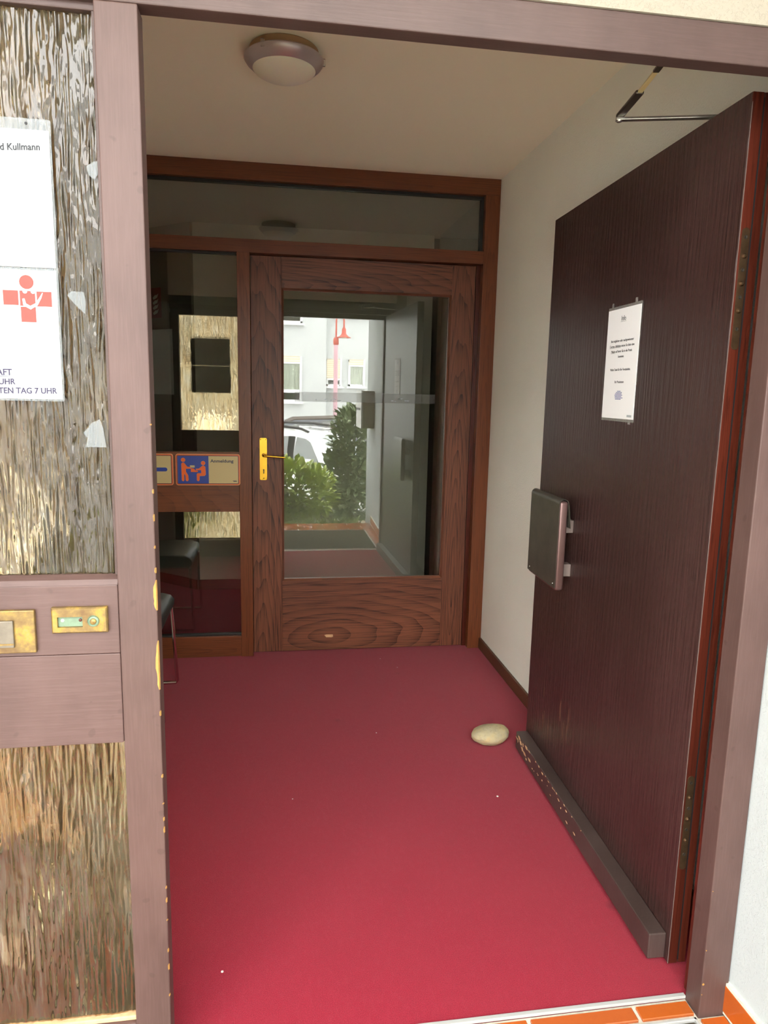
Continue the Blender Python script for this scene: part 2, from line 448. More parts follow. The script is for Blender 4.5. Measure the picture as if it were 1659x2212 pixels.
# ------------------------------------------------------------------ room shell
fl = B(); fl.box(-2.6, 2.2, .058, 6.2, -.12, 0)
floor = tag(fl.build('floor', 'carpet'), 'red carpet running from the threshold through the lobby', 'carpet', kind='structure')
for (x, y, s) in ((.78, .93, .004), (-.13, .27, .0035), (.06, 1.0, .0022), (.42, 1.45, .0025), (.63, 2.15, .002), (.56, 2.28, .002)):
    b = B(); b.lathe([(0, 0), (s, .0006), (s * .9, s * .5), (0, s * .7)], (x, y, 0), 7); b.build('lint', 'lint', floor, True)
tag(B().box(-2.6, 2.2, .1, D + .1, H, H + .1).build('ceiling', 'ceiling'), 'plain warm white lobby ceiling carrying the round lamp', 'ceiling', kind='structure')
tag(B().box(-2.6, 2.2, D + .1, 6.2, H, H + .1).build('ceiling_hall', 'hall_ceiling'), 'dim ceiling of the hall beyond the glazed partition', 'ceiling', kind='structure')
tag(B().box(W, W + .15, .1, D + .12, 0, H).build('wall_right', 'wallpaper'), 'white woodchip papered wall behind the open brown door', 'wall', kind='structure')
tag(B().box(WL - .15, WL, .1, D + .12, 0, H).build('wall_left', 'wallpaper'), 'white lobby wall behind the two black chairs', 'wall', kind='structure')
tag(B().box(-.52, 1.105, HB, HB + .12, 0, H).build('wall_back', 'hall_wall'), 'dim wall facing the partition from inside the hall', 'wall', kind='structure')
d = Vector((-.276, .235)).normalized()
def dg(s, n, z):        # along the angled wall, out from it, up
    return (-.535 + d.x * s - d.y * n * 1.0, HB + d.y * s + d.x * n * 1.0, z)
b = B(dg); b.box(0.0, 1.9, -.12, 0.0, 0, H)
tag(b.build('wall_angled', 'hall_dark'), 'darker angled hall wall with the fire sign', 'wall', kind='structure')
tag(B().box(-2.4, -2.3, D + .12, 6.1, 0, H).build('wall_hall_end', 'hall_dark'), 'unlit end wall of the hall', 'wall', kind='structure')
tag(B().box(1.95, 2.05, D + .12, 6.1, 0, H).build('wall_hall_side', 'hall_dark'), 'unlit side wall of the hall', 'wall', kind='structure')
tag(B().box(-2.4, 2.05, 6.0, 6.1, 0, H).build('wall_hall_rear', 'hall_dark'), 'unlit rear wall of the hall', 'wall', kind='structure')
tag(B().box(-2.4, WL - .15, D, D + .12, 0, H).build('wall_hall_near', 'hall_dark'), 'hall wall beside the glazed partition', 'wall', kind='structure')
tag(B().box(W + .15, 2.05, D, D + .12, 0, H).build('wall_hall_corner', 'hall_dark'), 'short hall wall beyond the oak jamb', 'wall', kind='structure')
# dark oak door standing at the end of the hall wall
dr = thing('door_3', 'dark oak door frame at the end of the hall wall', 'door frame', (1.3, HB, 0), kind='structure')
B().box(1.165, 1.29, HB - .03, HB + .09, 0, 2.06, .004).build('frame', 'oak_v', dr)
B().box(1.29, 1.95, HB + .03, HB + .08, 0, 2.03, .003).build('leaf', 'oak_v', dr)
B().box(1.165, 1.95, HB - .03, HB + .09, 2.06, 2.14, .004).build('head', 'oak_h', dr)
B().box(1.105, 1.165, HB + .1, HB + .12, 0, H).build('gap_shade_strip', 'rubber_and_gap', dr)  # black strip painted in for the darkness of the gap
B().box(1.165, 1.95, HB + .06, HB + .12, 2.14, H).build('infill', 'hall_dark', dr)
# baseboards
tag(B().box(W - .014, W, .12, D - .002, 0, .062, .003).build('baseboard_right', 'baseboard'), 'dark brown wooden baseboard under the white wall by the open door', 'baseboard', kind='structure')
tag(B().box(WL, WL + .014, .12, D - .002, 0, .062, .003).build('baseboard_left', 'baseboard'), 'dark brown wooden baseboard behind the black chairs', 'baseboard', kind='structure')
tag(B().box(-.53, 1.1, HB - .014, HB - .001, 0, .072, .003).build('baseboard_back', 'baseboard'), 'brown baseboard under the hall wall behind the partition', 'baseboard', kind='structure')
b = B(dg); b.box(0.0, 1.6, .001, .015, 0, .072, .003)
tag(b.build('baseboard_angled', 'baseboard'), 'brown baseboard under the angled hall wall', 'baseboard', kind='structure')
# house front
wf = thing('wall_front', 'cream plastered house front above the entrance frame', 'wall', (0, .1, 2.1), kind='structure')
B().box(-4, 4, -.004, .1, ZT, 5.2).build('lintel', 'cream_plaster', wf)
B().box(-4, S0 - .067, -.004, .22, -.5, ZT).build('side_face', 'plaster', wf)
B().box(1.06, 1.3, .0, .12, 0, ZT).build('pier', 'plaster', wf)
B().box(-.82, 1.06, .1, .115, 2.14, H).build('inner_face', 'ceiling', wf)

# ------------------------------------------------------------------ porch
def wallx(y): return 1.036 - .034 * y
wp = thing('wall_porch', 'white plastered porch wall beside the open entrance', 'wall', (1.1, -.9, 0), kind='structure')
b = B(); b.prism([(wallx(0.02), .02), (wallx(-1.8), -1.8), (wallx(-1.8) + .3, -1.8), (1.36, .02)], -.9, 2.95, 'z'); b.build('plaster_body', 'plaster', wp)
yy = .006
while yy > -1.2:
    y2 = max(yy - .245, -1.22)
    b = B(); b.prism([(wallx(yy) - .011, yy), (wallx(y2) - .011, y2), (wallx(y2), y2), (wallx(yy), yy)], .004, .071, 'z', .0015); b.build('skirting_tile', 'tile', wp)
    b = B(); b.prism([(wallx(yy) - .010, yy + .008), (wallx(y2) - .010, y2), (wallx(y2), y2), (wallx(yy), yy + .008)], -.002, .078, 'z'); b.build('skirting_joint', 'grout', wp)
    yy = y2 - .008
tag(B().box(-1.9, -1.65, -1.8, .0, -.9, 2.95).build('wall_porch_blocker', 'plaster'), 'unseen plastered wall added to keep side light off the porch', 'wall', kind='structure')  # unseen wall added to block side skylight from the house front
pf = tag(B().box(-1.66, 1.12, -1.225, .054, -.12, -.008).build('porch_floor', 'grout'), 'porch floor of orange clay tiles with pale joints', 'tile floor', kind='structure')
def tile(x0, x1, y0, y1):
    b = B(); b.box(x0, x1, y0, y1, -.02, -.001, .0016, 1); b.build('tile', 'tile', pf)
MX0, MX1, MY0, MY1 = -.40, .955, -.86, -.004
x = .832
tile(.832, .960, .008, .044); x = .574
while x > -1.1: tile(x, x + .248, .008, .044); x -= .258
y = -.006
while y > -.84: tile(.966, wallx(y - .05) - .012, y - .115, y - .001); y -= .124
rows = [(-.874, -.98), (-.99, -1.10), (-1.11, -1.22)]
for k, (ya, yb) in enumerate(rows):
    x = wallx(ya) - .014 - (.12 if k % 2 else 0)
    if k % 2: tile(x + .01, wallx(ya) - .014, yb, ya)
    while x > -1.2: tile(x - .248, x, yb, ya); x -= .258
y = -.006
while y > -.84: tile(MX0 - .26, MX0 - .012, y - .115, y - .001); y -= .124
tr = B(); tr.box(-1.2, .9645, .0515, .062, -.004, .0035, .001); tag(tr.build('trim_1', 'alu'), 'thin pale metal strip along the edge of the red carpet', 'threshold strip', kind='structure')
B().box(-2.4, 2.2, -1.8, .3, 2.95, 3.1).build('roof_porch_shade', 'ceiling')  # unseen porch roof; depth and height set to shade the house front
tag(bpy.data.objects['roof_porch_shade'], 'flat unseen porch roof sized to shade the entrance', 'porch roof', kind='structure')
dm = thing('doormat', 'grey brown ribbed doormat set in a metal frame before the door', 'doormat', (.28, -.43, 0))
pts = []; n = 84
for k in range(n + 1):
    y = MY0 + .008 + (MY1 - MY0 - .016) * k / n
    pts.append((y, .0005 if k % 2 else -.004))
pts = [(MY0 + .008, -.012)] + pts + [(MY1 - .008, -.012)]
b = B(); b.prism(pts, MX0 + .008, MX1 - .008, 'x'); b.build('rib_field', 'mat', dm)
for (a0, a1, c0, c1) in ((MX0, MX1, MY0, MY0 + .006), (MX0, MX1, MY1 - .006, MY1), (MX0, MX0 + .006, MY0, MY1), (MX1 - .006, MX1, MY0, MY1)):
    B().box(a0, a1, c0, c1, -.012, .002, .0008, 1).build('frame_bar', 'alu', dm)

# ------------------------------------------------------------------ outer entrance frame
f1 = thing('door_1', 'weathered brown painted frame of the open entrance', 'door frame', (.38, .03, 0), kind='structure')
po = B(); po.box(P1, P2, 0, .046, -.02, ZH, .0022); po.build('post', 'post', f1)
b = B(); b.box(P1, P2 - .012, .046, .1, -.0, 2.03, .002); b.build('post_rebate', 'redwood', f1)
b = B(); b.box(S0 - .067, R2, 0, .038, ZH, ZT, .0022); b.build('header', 'header', f1)
b = B(); b.box(S0 - .067, 1.06, .038, .1, 2.042, 2.14, .002); b.build('header_back', 'header', f1)
b = B(); b.box(R1, R2, 0, .054, -.012, ZH, .0022); b.build('jamb', 'post', f1)
b = B(); b.box(.9755, R2, .054, .078, 0, 2.03, .001); b.build('jamb_rebate', 'redwood', f1)
b = B(); b.box(1.026, 1.06, .078, .125, 0, 2.032, .001); b.build('jamb_back', 'redwood', f1)
def chip(pts, mat='yellow_wood', y=-.0006, side=False, parent=f1):
    b = B()
    if side: b.prism([(p[0], p[1]) for p in pts], P2 - .0004, P2 + .0006, 'x')
    else: b.prism(pts, y, .004, 'y')
    b.build('paint_chip', mat, parent)
def strip_chip(z0, z1, wmax, seed, n=9):
    r = random.Random(seed); L = []; Rr = []
    for k in range(n + 1):
        z = z0 + (z1 - z0) * k / n; e = sin(pi * k / n) ** .6
        L.append((P2 - .0012 - wmax * e * r.uniform(.5, 1), z)); Rr.append((P2 - .0008, z))
    chip(L + Rr[::-1]); 
    chip([(.0004 + .001, z) for _, z in L] + [(.0015 + wmax * .7 * sin(pi * k / n) ** .6 + .0006, L[k][1]) for k in range(n, -1, -1)], side=True)
strip_chip(1.005, 1.062, .0062, 1); strip_chip(.852, .947, .0055, 2); strip_chip(1.075, 1.085, .002, 3); strip_chip(.675, .682, .0018, 5)
for k, z in enumerate((1.34, 1.22, 1.17, 1.12, .80, .62, .585, .56, .44, .41, .37, .3, .26, .2)):
    strip_chip(z, z + .003 + .012 * ((k * 37) % 5) / 5, .0011, 20 + k, 4)
for (x, z, s) in ((.9655, .082, .0028), (.9652, .17, .0015), (.966, .32, .0012), (.966, .055, .0012)):
    b = B(); b.lathe([(0, -.0006), (s, -.0004), (s, .003)], (x + s, 0, z), 7, 'y'); b.build('paint_chip', 'yellow_wood', f1)

# outer side window: frame bars, two rippled panes, rail
w1 = thing('window_1', 'brown framed side window of rippled amber glass beside the entrance', 'window', (-.5, .03, 0), kind='structure')
b = B(); b.box(S0 - .067, S0, 0, .1, -.02, ZH, .002); b.build('stile', 'post', w1)
b = B(); b.box(S0, S1, .012, .09, 1.995, 2.042, .002); b.build('head_rail', 'header', w1)
b = B(); b.box(S0, S1, -.002, .06, .927, 1.055, .0015); b.build('rail_board', 'rail', w1)
b = B(); b.box(S0, S1, -.002, .06, .752, .9262, .0015); b.build('rail_board', 'rail', w1)
b = B(); b.prism([(-.001, 1.055), (.004, 1.064), (.018, 1.0705), (.06, 1.0705), (.06, 1.055)], S0, S1, 'x'); b.build('sill_bead', 'rail', w1)
b = B(); b.box(S0, S1, .004, .09, -.02, .142, .002); b.build('bottom_rail', 'rail', w1)
b = B(); b.box(S0, S1, .012, .03, .142, .152, .002); b.build('bottom_bead', 'pale_wood', w1)
b = B(); b.box(S1 - .006, S1, .012, .024, 1.07, 1.995, .001); b.build('glazing_bead', 'header', w1)
def ripple_h(x, z):
    a = noise.noise(Vector((x * 120, z * 9, 1.7))); c = noise.noise(Vector((x * 260, z * 26, 5.1))); e = noise.noise(Vector((x * 40, z * 4, 9.3)))
    k = noise.noise(Vector((x * 150, z * 60, 3.3)))
    r = 1 - abs(a) * 2.2
    return .0030 * r + .0017 * c + .0022 * e + (.0016 * k if k > .1 else 0)
def ripple_pane(z0, z1):
    b = B(); bm = b.bm; nx = 300; nz = int((z1 - z0) / .004)
    g = [[bm.verts.new((S0 + (S1 - S0) * i / nx, .024 - ripple_h(S0 + (S1 - S0) * i / nx, z0 + (z1 - z0) * j / nz), z0 + (z1 - z0) * j / nz)) for i in range(nx + 1)] for j in range(nz + 1)]
    for j in range(nz):
        for i in range(nx): bm.faces.new((g[j][i], g[j][i + 1], g[j + 1][i + 1], g[j + 1][i]))
    c = [bm.verts.new(p) for p in ((S0, .030, z0), (S1, .030, z0), (S1, .030, z1), (S0, .030, z1))]
    bm.faces.new(c[::-1])
    bm.faces.new(g[0] + [c[1], c[0]]); bm.faces.new(g[nz][::-1] + [c[3], c[2]])
    bm.faces.new([g[j][0] for j in range(nz, -1, -1)] + [c[0], c[3]]); bm.faces.new([g[j][nx] for j in range(nz + 1)] + [c[2], c[1]])
    return b.build('glass_pane', 'ripple', w1, 'all')
ripple_pane(1.0695, 1.998); ripple_pane(.148, .754)

# notices taped to the rippled glass
YN = .012
n1 = thing('notice_sheet', 'upper white laminated notice with a small line of grey type', 'notice', (-.51, YN, 1.6), 'notices on the side window')
b = B(); b.prism(rrect(-.665, -.354, 1.592, 1.828, .004), YN, YN + .0012); b.build('laminate', 'film', n1)
b = B(); b.box(-.660, -.357, YN - .0006, YN + .0004, 1.598, 1.811); b.build('paper', 'lam', n1)
b = B(); b.box(-.64, -.383, YN - .001, YN - .0002, 1.624, 1.768); b.build('print_patch', 'greypatch', n1)
b = B(); b.lathe([(0, -.0008), (.0022, -.0008), (.0022, .001)], (-.391, YN, 1.8205), 10, 'y'); b.build('punch_hole', 'ink', n1)
text('nd Kullmann', .0145, (-.4395, YN - .0011, 1.777), (1, 0, .06), (0, 0, 1), 'ink_grey', n1, sx=.93, weight=.0003)
n2 = thing('notice_sheet', 'lower white laminated notice with red cross figure and opening hours', 'notice', (-.51, YN - .002, 1.38), 'notices on the side window')
Y2 = YN - .0025
b = B(); b.prism(rrect(-.665, -.3535, 1.3785, 1.5955, .004), Y2, Y2 + .0012); b.build('laminate', 'film', n2)
b = B(); b.box(-.661, -.3565, Y2 - .0006, Y2 + .0004, 1.382, 1.593); b.build('paper', 'lam', n2)
lg = B(); lg.lathe([(0, -.001), (.0113, -.001), (.0113, .0)], (-.404, Y2, 1.5735), 24, 'y'); lo = lg.build('logo_head', 'red_print', n2)
for (a0, a1, c0, c1) in ((-.4415, -.418, 1.536, 1.5595), (-.4155, -.3915, 1.535, 1.5595), (-.389, -.3655, 1.535, 1.559), (-.415, -.3915, 1.509, 1.5335)):
    b = B(); b.box(a0, a1, Y2 - .001, Y2, c0, c1); b.build('logo_square', 'red_print', n2)
def px2(u, v): # pixel of the notice area to its plane
    return (-.354 + (u - 127) * (.077 / 109.0) * 1.0, 1.595 - (v - 585) * (.2175 / 281.0))
sm = [(52, 648), (54, 661), (66, 668), (79, 660), (88, 645), (93, 634)]
b = B(); L = []; Rr = []
for k, (u, v) in enumerate(sm):
    x, z = -.404 + (u - 60) * .000745, 1.5735 - (v - 611) * .00072
    w = (.0018, .0028, .0030, .0024, .0016, .0006)[k]
    dx, dz = (0, 0)
    a = sm[max(0, k - 1)]; c = sm[min(len(sm) - 1, k + 1)]; t = Vector((c[0] - a[0], -(c[1] - a[1]))).normalized()
    L.append((x - t.y * w, z + t.x * w)); Rr.append((x + t.y * w, z - t.x * w))
b.prism(L + Rr[::-1], Y2 - .0014, Y2 - .0009); b.build('logo_smile', 'lam', n2)
for u in (56, 73):
    b = B(); b.lathe([(0, -.0014), (.0036, -.0014), (.0036, -.0009)], (-.404 + (u - 60) * .000745, Y2, 1.5585), 14, 'y'); b.build('logo_eye', 'lam', n2)
text('AFT', .0152, (-.4592, Y2 - .0009, 1.4205), (1, 0, .02), (0, 0, 1), 'ink_purple', n2, sx=.9, weight=.0003)
b = B(); b.box(-.4592, -.4338, Y2 - .001, Y2, 1.4186, 1.4193); b.build('underline', 'ink_purple', n2)
text('UHR', .0135, (-.4575, Y2 - .0009, 1.4055), (1, 0, .02), (0, 0, 1), 'ink_purple', n2, sx=.95, weight=.0003)
text('TEN TAG 7 UHR', .0138, (-.4585, Y2 - .0009, 1.3905), (1, 0, .012), (0, 0, 1), 'ink_purple', n2, sx=.93, weight=.0003)
for nm, lab, pts in (('tape_scrap', 'pointed scrap of clear film stuck low on the rippled glass', [(-.327, 1.325), (-.312, 1.343), (-.299, 1.349), (-.294, 1.333), (-.290, 1.300), (-.325, 1.300), (-.321, 1.315)]),
                     ('tape_scrap', 'torn scrap of clear film beside the red cross notice', [(-.343, 1.556), (-.335, 1.563), (-.316, 1.562), (-.313, 1.545), (-.315, 1.526), (-.328, 1.538)]),
                     ('tape_scrap', 'small scrap of clear film high on the rippled glass', [(-.302, 1.762), (-.292, 1.770), (-.284, 1.772), (-.284, 1.752), (-.291, 1.742), (-.300, 1.750)])):
    b = B(); b.prism(pts, .0155, .0163); tag(b.build(nm, 'film'), lab, 'tape', 'film scraps on the rippled glass')

# letter slot and doorbell on the rail
ls = thing('letter_slot', 'tarnished brass letter slot with a flap on the brown rail', 'letter slot', (-.53, -.004, .97))
b = B(); b.box(-.645, -.418, -.0115, -.002, .936, 1.0145, .0018); b.build('plate', 'brass_old', ls)
b = B(); b.box(-.61, -.4525, -.0165, -.0115, .948, .997, .0012); fp = b.build('flap', 'flap_metal', ls)
b = B(); b.box(-.61, -.4525, -.0175, -.0163, .953, .956); b.build('flap_lip', 'brass_old', fp)
db = thing('doorbell', 'tarnished brass doorbell plate with name recess and round button', 'doorbell', (-.342, -.004, .994))
x0, x1, z0, z1 = -.390, -.2955, .9705, 1.0175; a0, a1, c0, c1 = -.380, -.3375, .9815, 1.0005
for q in ((x0, a0, z0, z1), (a1, x1, z0, z1), (a0, a1, z0, c0), (a0, a1, c1, z1)):
    pass
b = B(); bm = b.bm
def quadring(y0, y1):
    o = [(x0, z0), (x1, z0), (x1, z1), (x0, z1)]; i = [(a0, c0), (a1, c0), (a1, c1), (a0, c1)]; ib = .0022
    oo = [(x0 + ib, z0 + ib), (x1 - ib, z0 + ib), (x1 - ib, z1 - ib), (x0 + ib, z1 - ib)]
    V = lambda L, y: [bm.verts.new((p[0], y, p[1])) for p in L]
    A, Bv, C, E = V(o, y1), V(o, y0 + ib), V(oo, y0), V(i, y0); F = V(i, y1)
    for k in range(4):
        n = (k + 1) % 4
        for P, Q in ((A, Bv), (Bv, C), (C, E), (E, F)): bm.faces.new((P[k], P[n], Q[n], Q[k]))
quadring(-.0125, -.002); b.build('plate', 'brass_old', db)
b = B(); b.box(a0, a1, -.0065, -.003, c0, c1); rc = b.build('name_recess', 'verdigris', db)
for (x, mt) in ((-.3725, 'lint'), (-.3425, 'redwood')):
    b = B(); b.lathe([(0, -.0022), (.0026, -.0016), (.003, 0)], (x, -.0065, .993), 12, 'y'); b.build('screw', mt, rc)
b = B(); b.lathe([(0, -.0135), (.0065, -.0135), (.0085, -.0128), (.0098, -.015), (.0105, -.0128), (.0105, -.012)], (-.319, 0, .9925), 24, 'y'); bt = b.build('button_ring', 'verdigris', db, True)
b = B(); b.lathe([(0, -.0175), (.004, -.017), (.0055, -.0155), (.0055, -.013)], (-.319, 0, .992), 20, 'y'); b.build('button', 'brass_old', bt, True)

# ------------------------------------------------------------------ open entrance door
HC = Vector((.968, .14)); TH = math.atan2(.032, 1.115)
UX, UY = sin(TH), cos(TH); NX, NY = -cos(TH), sin(TH); LL = 1.116; ZL = 2.026
def LF(u, n, z):     # along the leaf, out of its visible face, up
    return (HC.x + UX * u + NX * n, HC.y + UY * u + NY * n, z)
ed = thing('entrance_door', 'dark brown wood-grained entrance door standing open along the wall', 'door', (HC.x, HC.y, .012))
b = B(LF); b.box(.0025, LL, -.047, 0, .012, ZL, .0012); b.build('panel', 'leaf', ed)
b = B(LF); b.box(0, .0025, -.024, -.0005, .012, ZL - .001); es = b.build('edge_strip', 'redwood', ed)
b = B(LF); b.box(.001, .0045, -.0465, -.0285, .012, ZL - .001); b.build('edge_strip', 'redwood', ed)
b = B(LF); b.box(.0015, .003, -.0285, -.024, .02, ZL - .01); b.build('edge_seal', 'rubber_and_gap', ed)
b = B(LF); b.box(-.0006, .0006, -.001, .0003, .012, ZL - .02); b.build('worn_arris', 'taupe', ed)
# weather bar
b = B(LF); b.box(.016, 1.100, .0, .046, .014, .084, .003, 2); wb = b.build('weather_bar', 'bar', ed)
r = random.Random(4)
for k in range(34):
    u = .45 + .64 * (k / 34) ** .8 + r.uniform(-.01, .01); w = r.uniform(.004, .02) * (1 + (u > .9)); hgt = r.uniform(.001, .004) * (1 + 1.5 * (u > .9)); z = (.0825 - r.uniform(0, .003)) if r.random() < .6 else r.uniform(.03, .078)
    b = B(LF); b.prism([(u, z - hgt), (u + w * .5, z - hgt * 1.6), (u + w, z - hgt * .4), (u + w * .8, z), (u + w * .3, z + hgt * .2)], 0, 1, 'y') if False else None
    b = B(LF); q = [(u, z - hgt), (u + w * .5, z - hgt * 1.6), (u + w, z - hgt * .4), (u + w * .8, z), (u + w * .3, z + hgt * .2)]
    A = [b._v((p[0], .0466, p[1])) for p in q]; C2 = [b._v((p[0], .0455, p[1])) for p in q]
    b.bm.faces.new(A); b.bm.faces.new(C2[::-1])
    for i in range(5): b.bm.faces.new((A[i], A[(i + 1) % 5], C2[(i + 1) % 5], C2[i]))
    b.build('paint_chip', 'pale_wood', wb)
for k in range(9):
    u = .95 - .3 * r.random(); z = .16 + .16 * r.random(); h_ = .03 + .05 * r.random()
    b = B(LF); b.box(u, u + .0012, -.0004, .0003, z, z + h_); b.build('scratch', 'worn_wood', ed)
# hinges on the hinge edge
def hinge(z0, z1):
    b = B(LF); n0, n1 = -.0225, -.0055; pts = rrect(n0, n1, z0, z1, .0083)
    A = [b._v((-.0012, p[0], p[1])) for p in pts]; C2 = [b._v((.0008, p[0], p[1])) for p in pts]
    b.bm.faces.new(A[::-1]); b.bm.faces.new(C2)
    for i in range(len(pts)): b.bm.faces.new((A[i], A[(i + 1) % len(pts)], C2[(i + 1) % len(pts)], C2[i]))
    h = b.build('hinge_plate', 'bronze', ed)
    zc = (z0 + z1) / 2; nc = (n0 + n1) / 2
    for dz in (.094, .028, -.028, -.094):
        p = LF(-.0012, nc, zc + dz + .012)
        b = B(); b.lathe([(0, -.0004), (.0018, -.0012), (.0036, -.0016), (.0042, 0)], p, 12, 'y'); b.build('screw', 'steel_dark', h, True)
    for dz in (.056, 0, -.056):
        p = LF(-.0012, nc, zc + dz + .012)
        b = B(); b.lathe([(0, -.0055), (.003, -.005), (.0052, -.002), (.0055, 0)], p, 14, 'y'); b.build('adjuster', 'bronze', h, True)
hinge(1.512, 1.762); hinge(.272, .518)
for (z0, z1) in ((1.512, 1.762), (.272, .518)):
    b = B(); b.prism(rrect(1.0265, 1.041, z0, z1, .006), .0765, .0775); hp = b.build('hinge_plate', 'bronze', f1)
    for dz in (.06, .02, -.02, -.06):
        b = B(); b.lathe([(0, -.003), (.003, -.0025), (.004, 0)], (1.034, .0765, (z0 + z1) / 2 + dz), 12, 'y'); b.build('screw', 'steel', hp, True)
# push handle: thick bar block behind a folded dark sheet
ph = bpy.data.objects.new('push_handle', None); COL.objects.link(ph); ph.location = LF(.85, .03, .93); attach_loc = ph.location.copy()
ph.parent = ed; ph.matrix_parent_inverse = Matrix.Translation(-ed.location); ph['label'] = 'folded dark sheet grip on taupe mounts'
hu0, hu1, hz0, hz1 = .735, 1.012, .768, 1.072
b = B(LF); b.box(hu0 + .001, hu1, .036, .066, hz0 - .003, hz1 - .005, .009, 3); b.build('grip_block', 'mauve', ph, True)
prof = [(.0678, hz0 + .006), (.0678, hz1 - .016)]
for k in range(9):
    t = pi * k / 8; prof.append((.0515 + .0163 * cos(t), hz1 - .014 + .0165 * sin(t)))
prof += [(.0335, hz1 - .022), (.024, hz1 - .095)]
b = B(LF); th = .0012
outer = prof; inner = []
for k, p in enumerate(prof):
    a = Vector(prof[max(0, k - 1)]); c = Vector(prof[min(len(prof) - 1, k + 1)]); t = (c - a).normalized()
    inner.append((p[0] + t.y * -th * 0 - (-t.y) * 0 + (-t.y) * th, p[1] + t.x * th))
A = [[b._v((u, p[0], p[1])) for p in outer] for u in (hu0, hu1 + .001)]
C2 = [[b._v((u, p[0], p[1])) for p in inner] for u in (hu0, hu1 + .001)]
for k in range(len(prof) - 1):
    b.bm.faces.new((A[0][k], A[1][k], A[1][k + 1], A[0][k + 1])); b.bm.faces.new((C2[0][k], C2[0][k + 1], C2[1][k + 1], C2[1][k]))
    for i in (0, 1): b.bm.faces.new((A[i][k], A[i][k + 1], C2[i][k + 1], C2[i][k]))
for k in (0, len(prof) - 1): b.bm.faces.new((A[0][k], A[1][k], C2[1][k], C2[0][k]))
b.build('folded_sheet', 'dark_sheet', ph, True)
b = B(LF); b.tube([(hu0 - .0003, p[0], p[1]) for p in outer], .0006, 5) if False else None
for z in (.955, .805):
    b = B(LF); b.box(.775, .812, -.001, .0375, z, z + .042, .001); b.build('mount', 'taupe', ph)
    b = B(LF); b.box(.945, .982, -.001, .0375, z, z + .042, .001); b.build('mount', 'taupe', ph)
for (u, z) in ((.755, hz0 + .02), (.99, hz0 + .02)):
    p = LF(u, .0685, z); b = B(); b.lathe([(0, -.0012), (.0016, -.0006), (.002, .001)], p, 10, 'x'); b.build('rivet', 'steel', ph)

# info sheet on the door
inf = thing('info_sheet', 'white info sheet in a plastic sleeve taped to the brown door', 'notice', LF(.505, .001, 1.34))
iu0, iu1, iz0, iz1 = .405, .611, 1.338, 1.664
b = B(LF); b.box(iu0, iu1, .0003, .0012, iz0, iz1); b.build('sleeve', 'film_dark', inf)
b = B(LF); b.box(iu0 + .002, iu1 - .002, .0012, .0020, iz0 + .008, iz1 - .008); b.build('paper', 'paper', inf)
XD = Vector((-UX, -UY, 0))
def line(body, frac, size, mt='ink', w=.0, uc=.508, und=None, sx=1.0):
    z = iz1 - frac * (iz1 - iz0)
    text(body, size, LF(uc, .0022, z - size * .3), XD, (0, 0, 1), mt, inf, align='CENTER', weight=w, sx=sx, depth=.0002)
    if und:
        b = B(LF); b.box(uc - und[1], uc - und[0], .0019, .0023, z - size * .46, z - size * .46 + .0007); b.build('underline', mt, inf)
line('Info', .112, .019, und=(-.017, .017))
line('Bei möglicher oder nachgewiesener', .30, .0098)
line('Corona- Infektion setzen Sie bitte eine', .345, .0098, und=(-.079, -.005))
line('Maske auf bevor Sie in die Praxis', .391, .0098, und=(-.068, -.043))
line('kommen.', .436, .0098)
line('Vielen Dank für Ihr Verständnis.', .55, .0098)
line('Ihr Praxisteam', .657, .0098)
rr = random.Random(3)
for k in range(7):
    z = iz1 - (.74 + .0115 * k) * (iz1 - iz0); half = (.008, .015, .02, .023, .021, .02, .018)[k]; u = -half
    while u < half:
        w = rr.uniform(.004, .009); b = B(LF); b.box(.508 - u - w, .508 - u, .0019, .0022, z, z + .0018); b.build('stamp_stroke', 'ink_blue', inf); u += w + .0016
b = B(LF); b.box(iu0 + .012, iu0 + .04, .0019, .0023, iz0 + .014, iz0 + .020); b.build('white_label', 'lam', inf)
for (u, z, s) in ((iu0 + .03, iz1, .012), (iu1 - .03, iz1, .01), (iu0 + .02, iz0, .014)):
    b = B(LF); b.box(u, u + s, .0002, .0008, z - .006, z + .012); b.build('tape_tab', 'film_dark', inf)

# door closer: arm from the header to behind the leaf
dc = thing('door_closer', 'two-part metal door closer arm above the open door', 'door closer', (.82, .42, 2.05))
E0 = Vector((.822, .432, 2.062))
b = B(); e1 = Vector((1.058, .352, 2.058)); dr_ = (e1 - E0).normalized(); sd = Vector((-dr_.y, dr_.x, 0))
def bar(P, Q, w, h, bev=.0012):
    dd = (Q - P); L_ = dd.length; dd.normalize(); s = dd.cross(Vector((0, 0, 1))).normalized(); up = s.cross(dd)
    f = lambda x, y, z: tuple(P + dd * x + s * y + up * z)
    q = B(f); q.box(0, L_, -w / 2, w / 2, -h / 2, h / 2, bev); return q
bar(E0 - dr_ * .008, e1, .017, .006).build('forearm', 'steel', dc)
K1 = Vector((.806, .305, 2.074)); K2 = Vector((.782, .11, 2.09)); K0 = E0 + Vector((0, 0, .007))
bar(K0, K1, .019, .009, .003).build('elbow_sleeve', 'steel_dark', dc)
bar(K1 - (K1 - K0).normalized() * .004, K1 + (K2 - K1) * .42, .011, .005).build('adjusting_rod', 'sign_cream', dc)
bar(K1 + (K2 - K1) * .42, K2, .013, .006).build('main_arm', 'steel_dark', dc)
b = B(); b.lathe([(0, -.006), (.006, -.006), (.008, -.003), (.008, .012), (.005, .014), (0, .014)], tuple(E0), 16); b.build('elbow_pin', 'steel', dc, True)
b = B(); b.box(.76, .805, .1, .125, 2.075, 2.11, .003); b.build('bracket', 'steel_dark', dc)
b = B(LF); b.box(.13, .36, -.095, -.0475, 1.985, 2.045, .005); b.build('body', 'steel', dc)

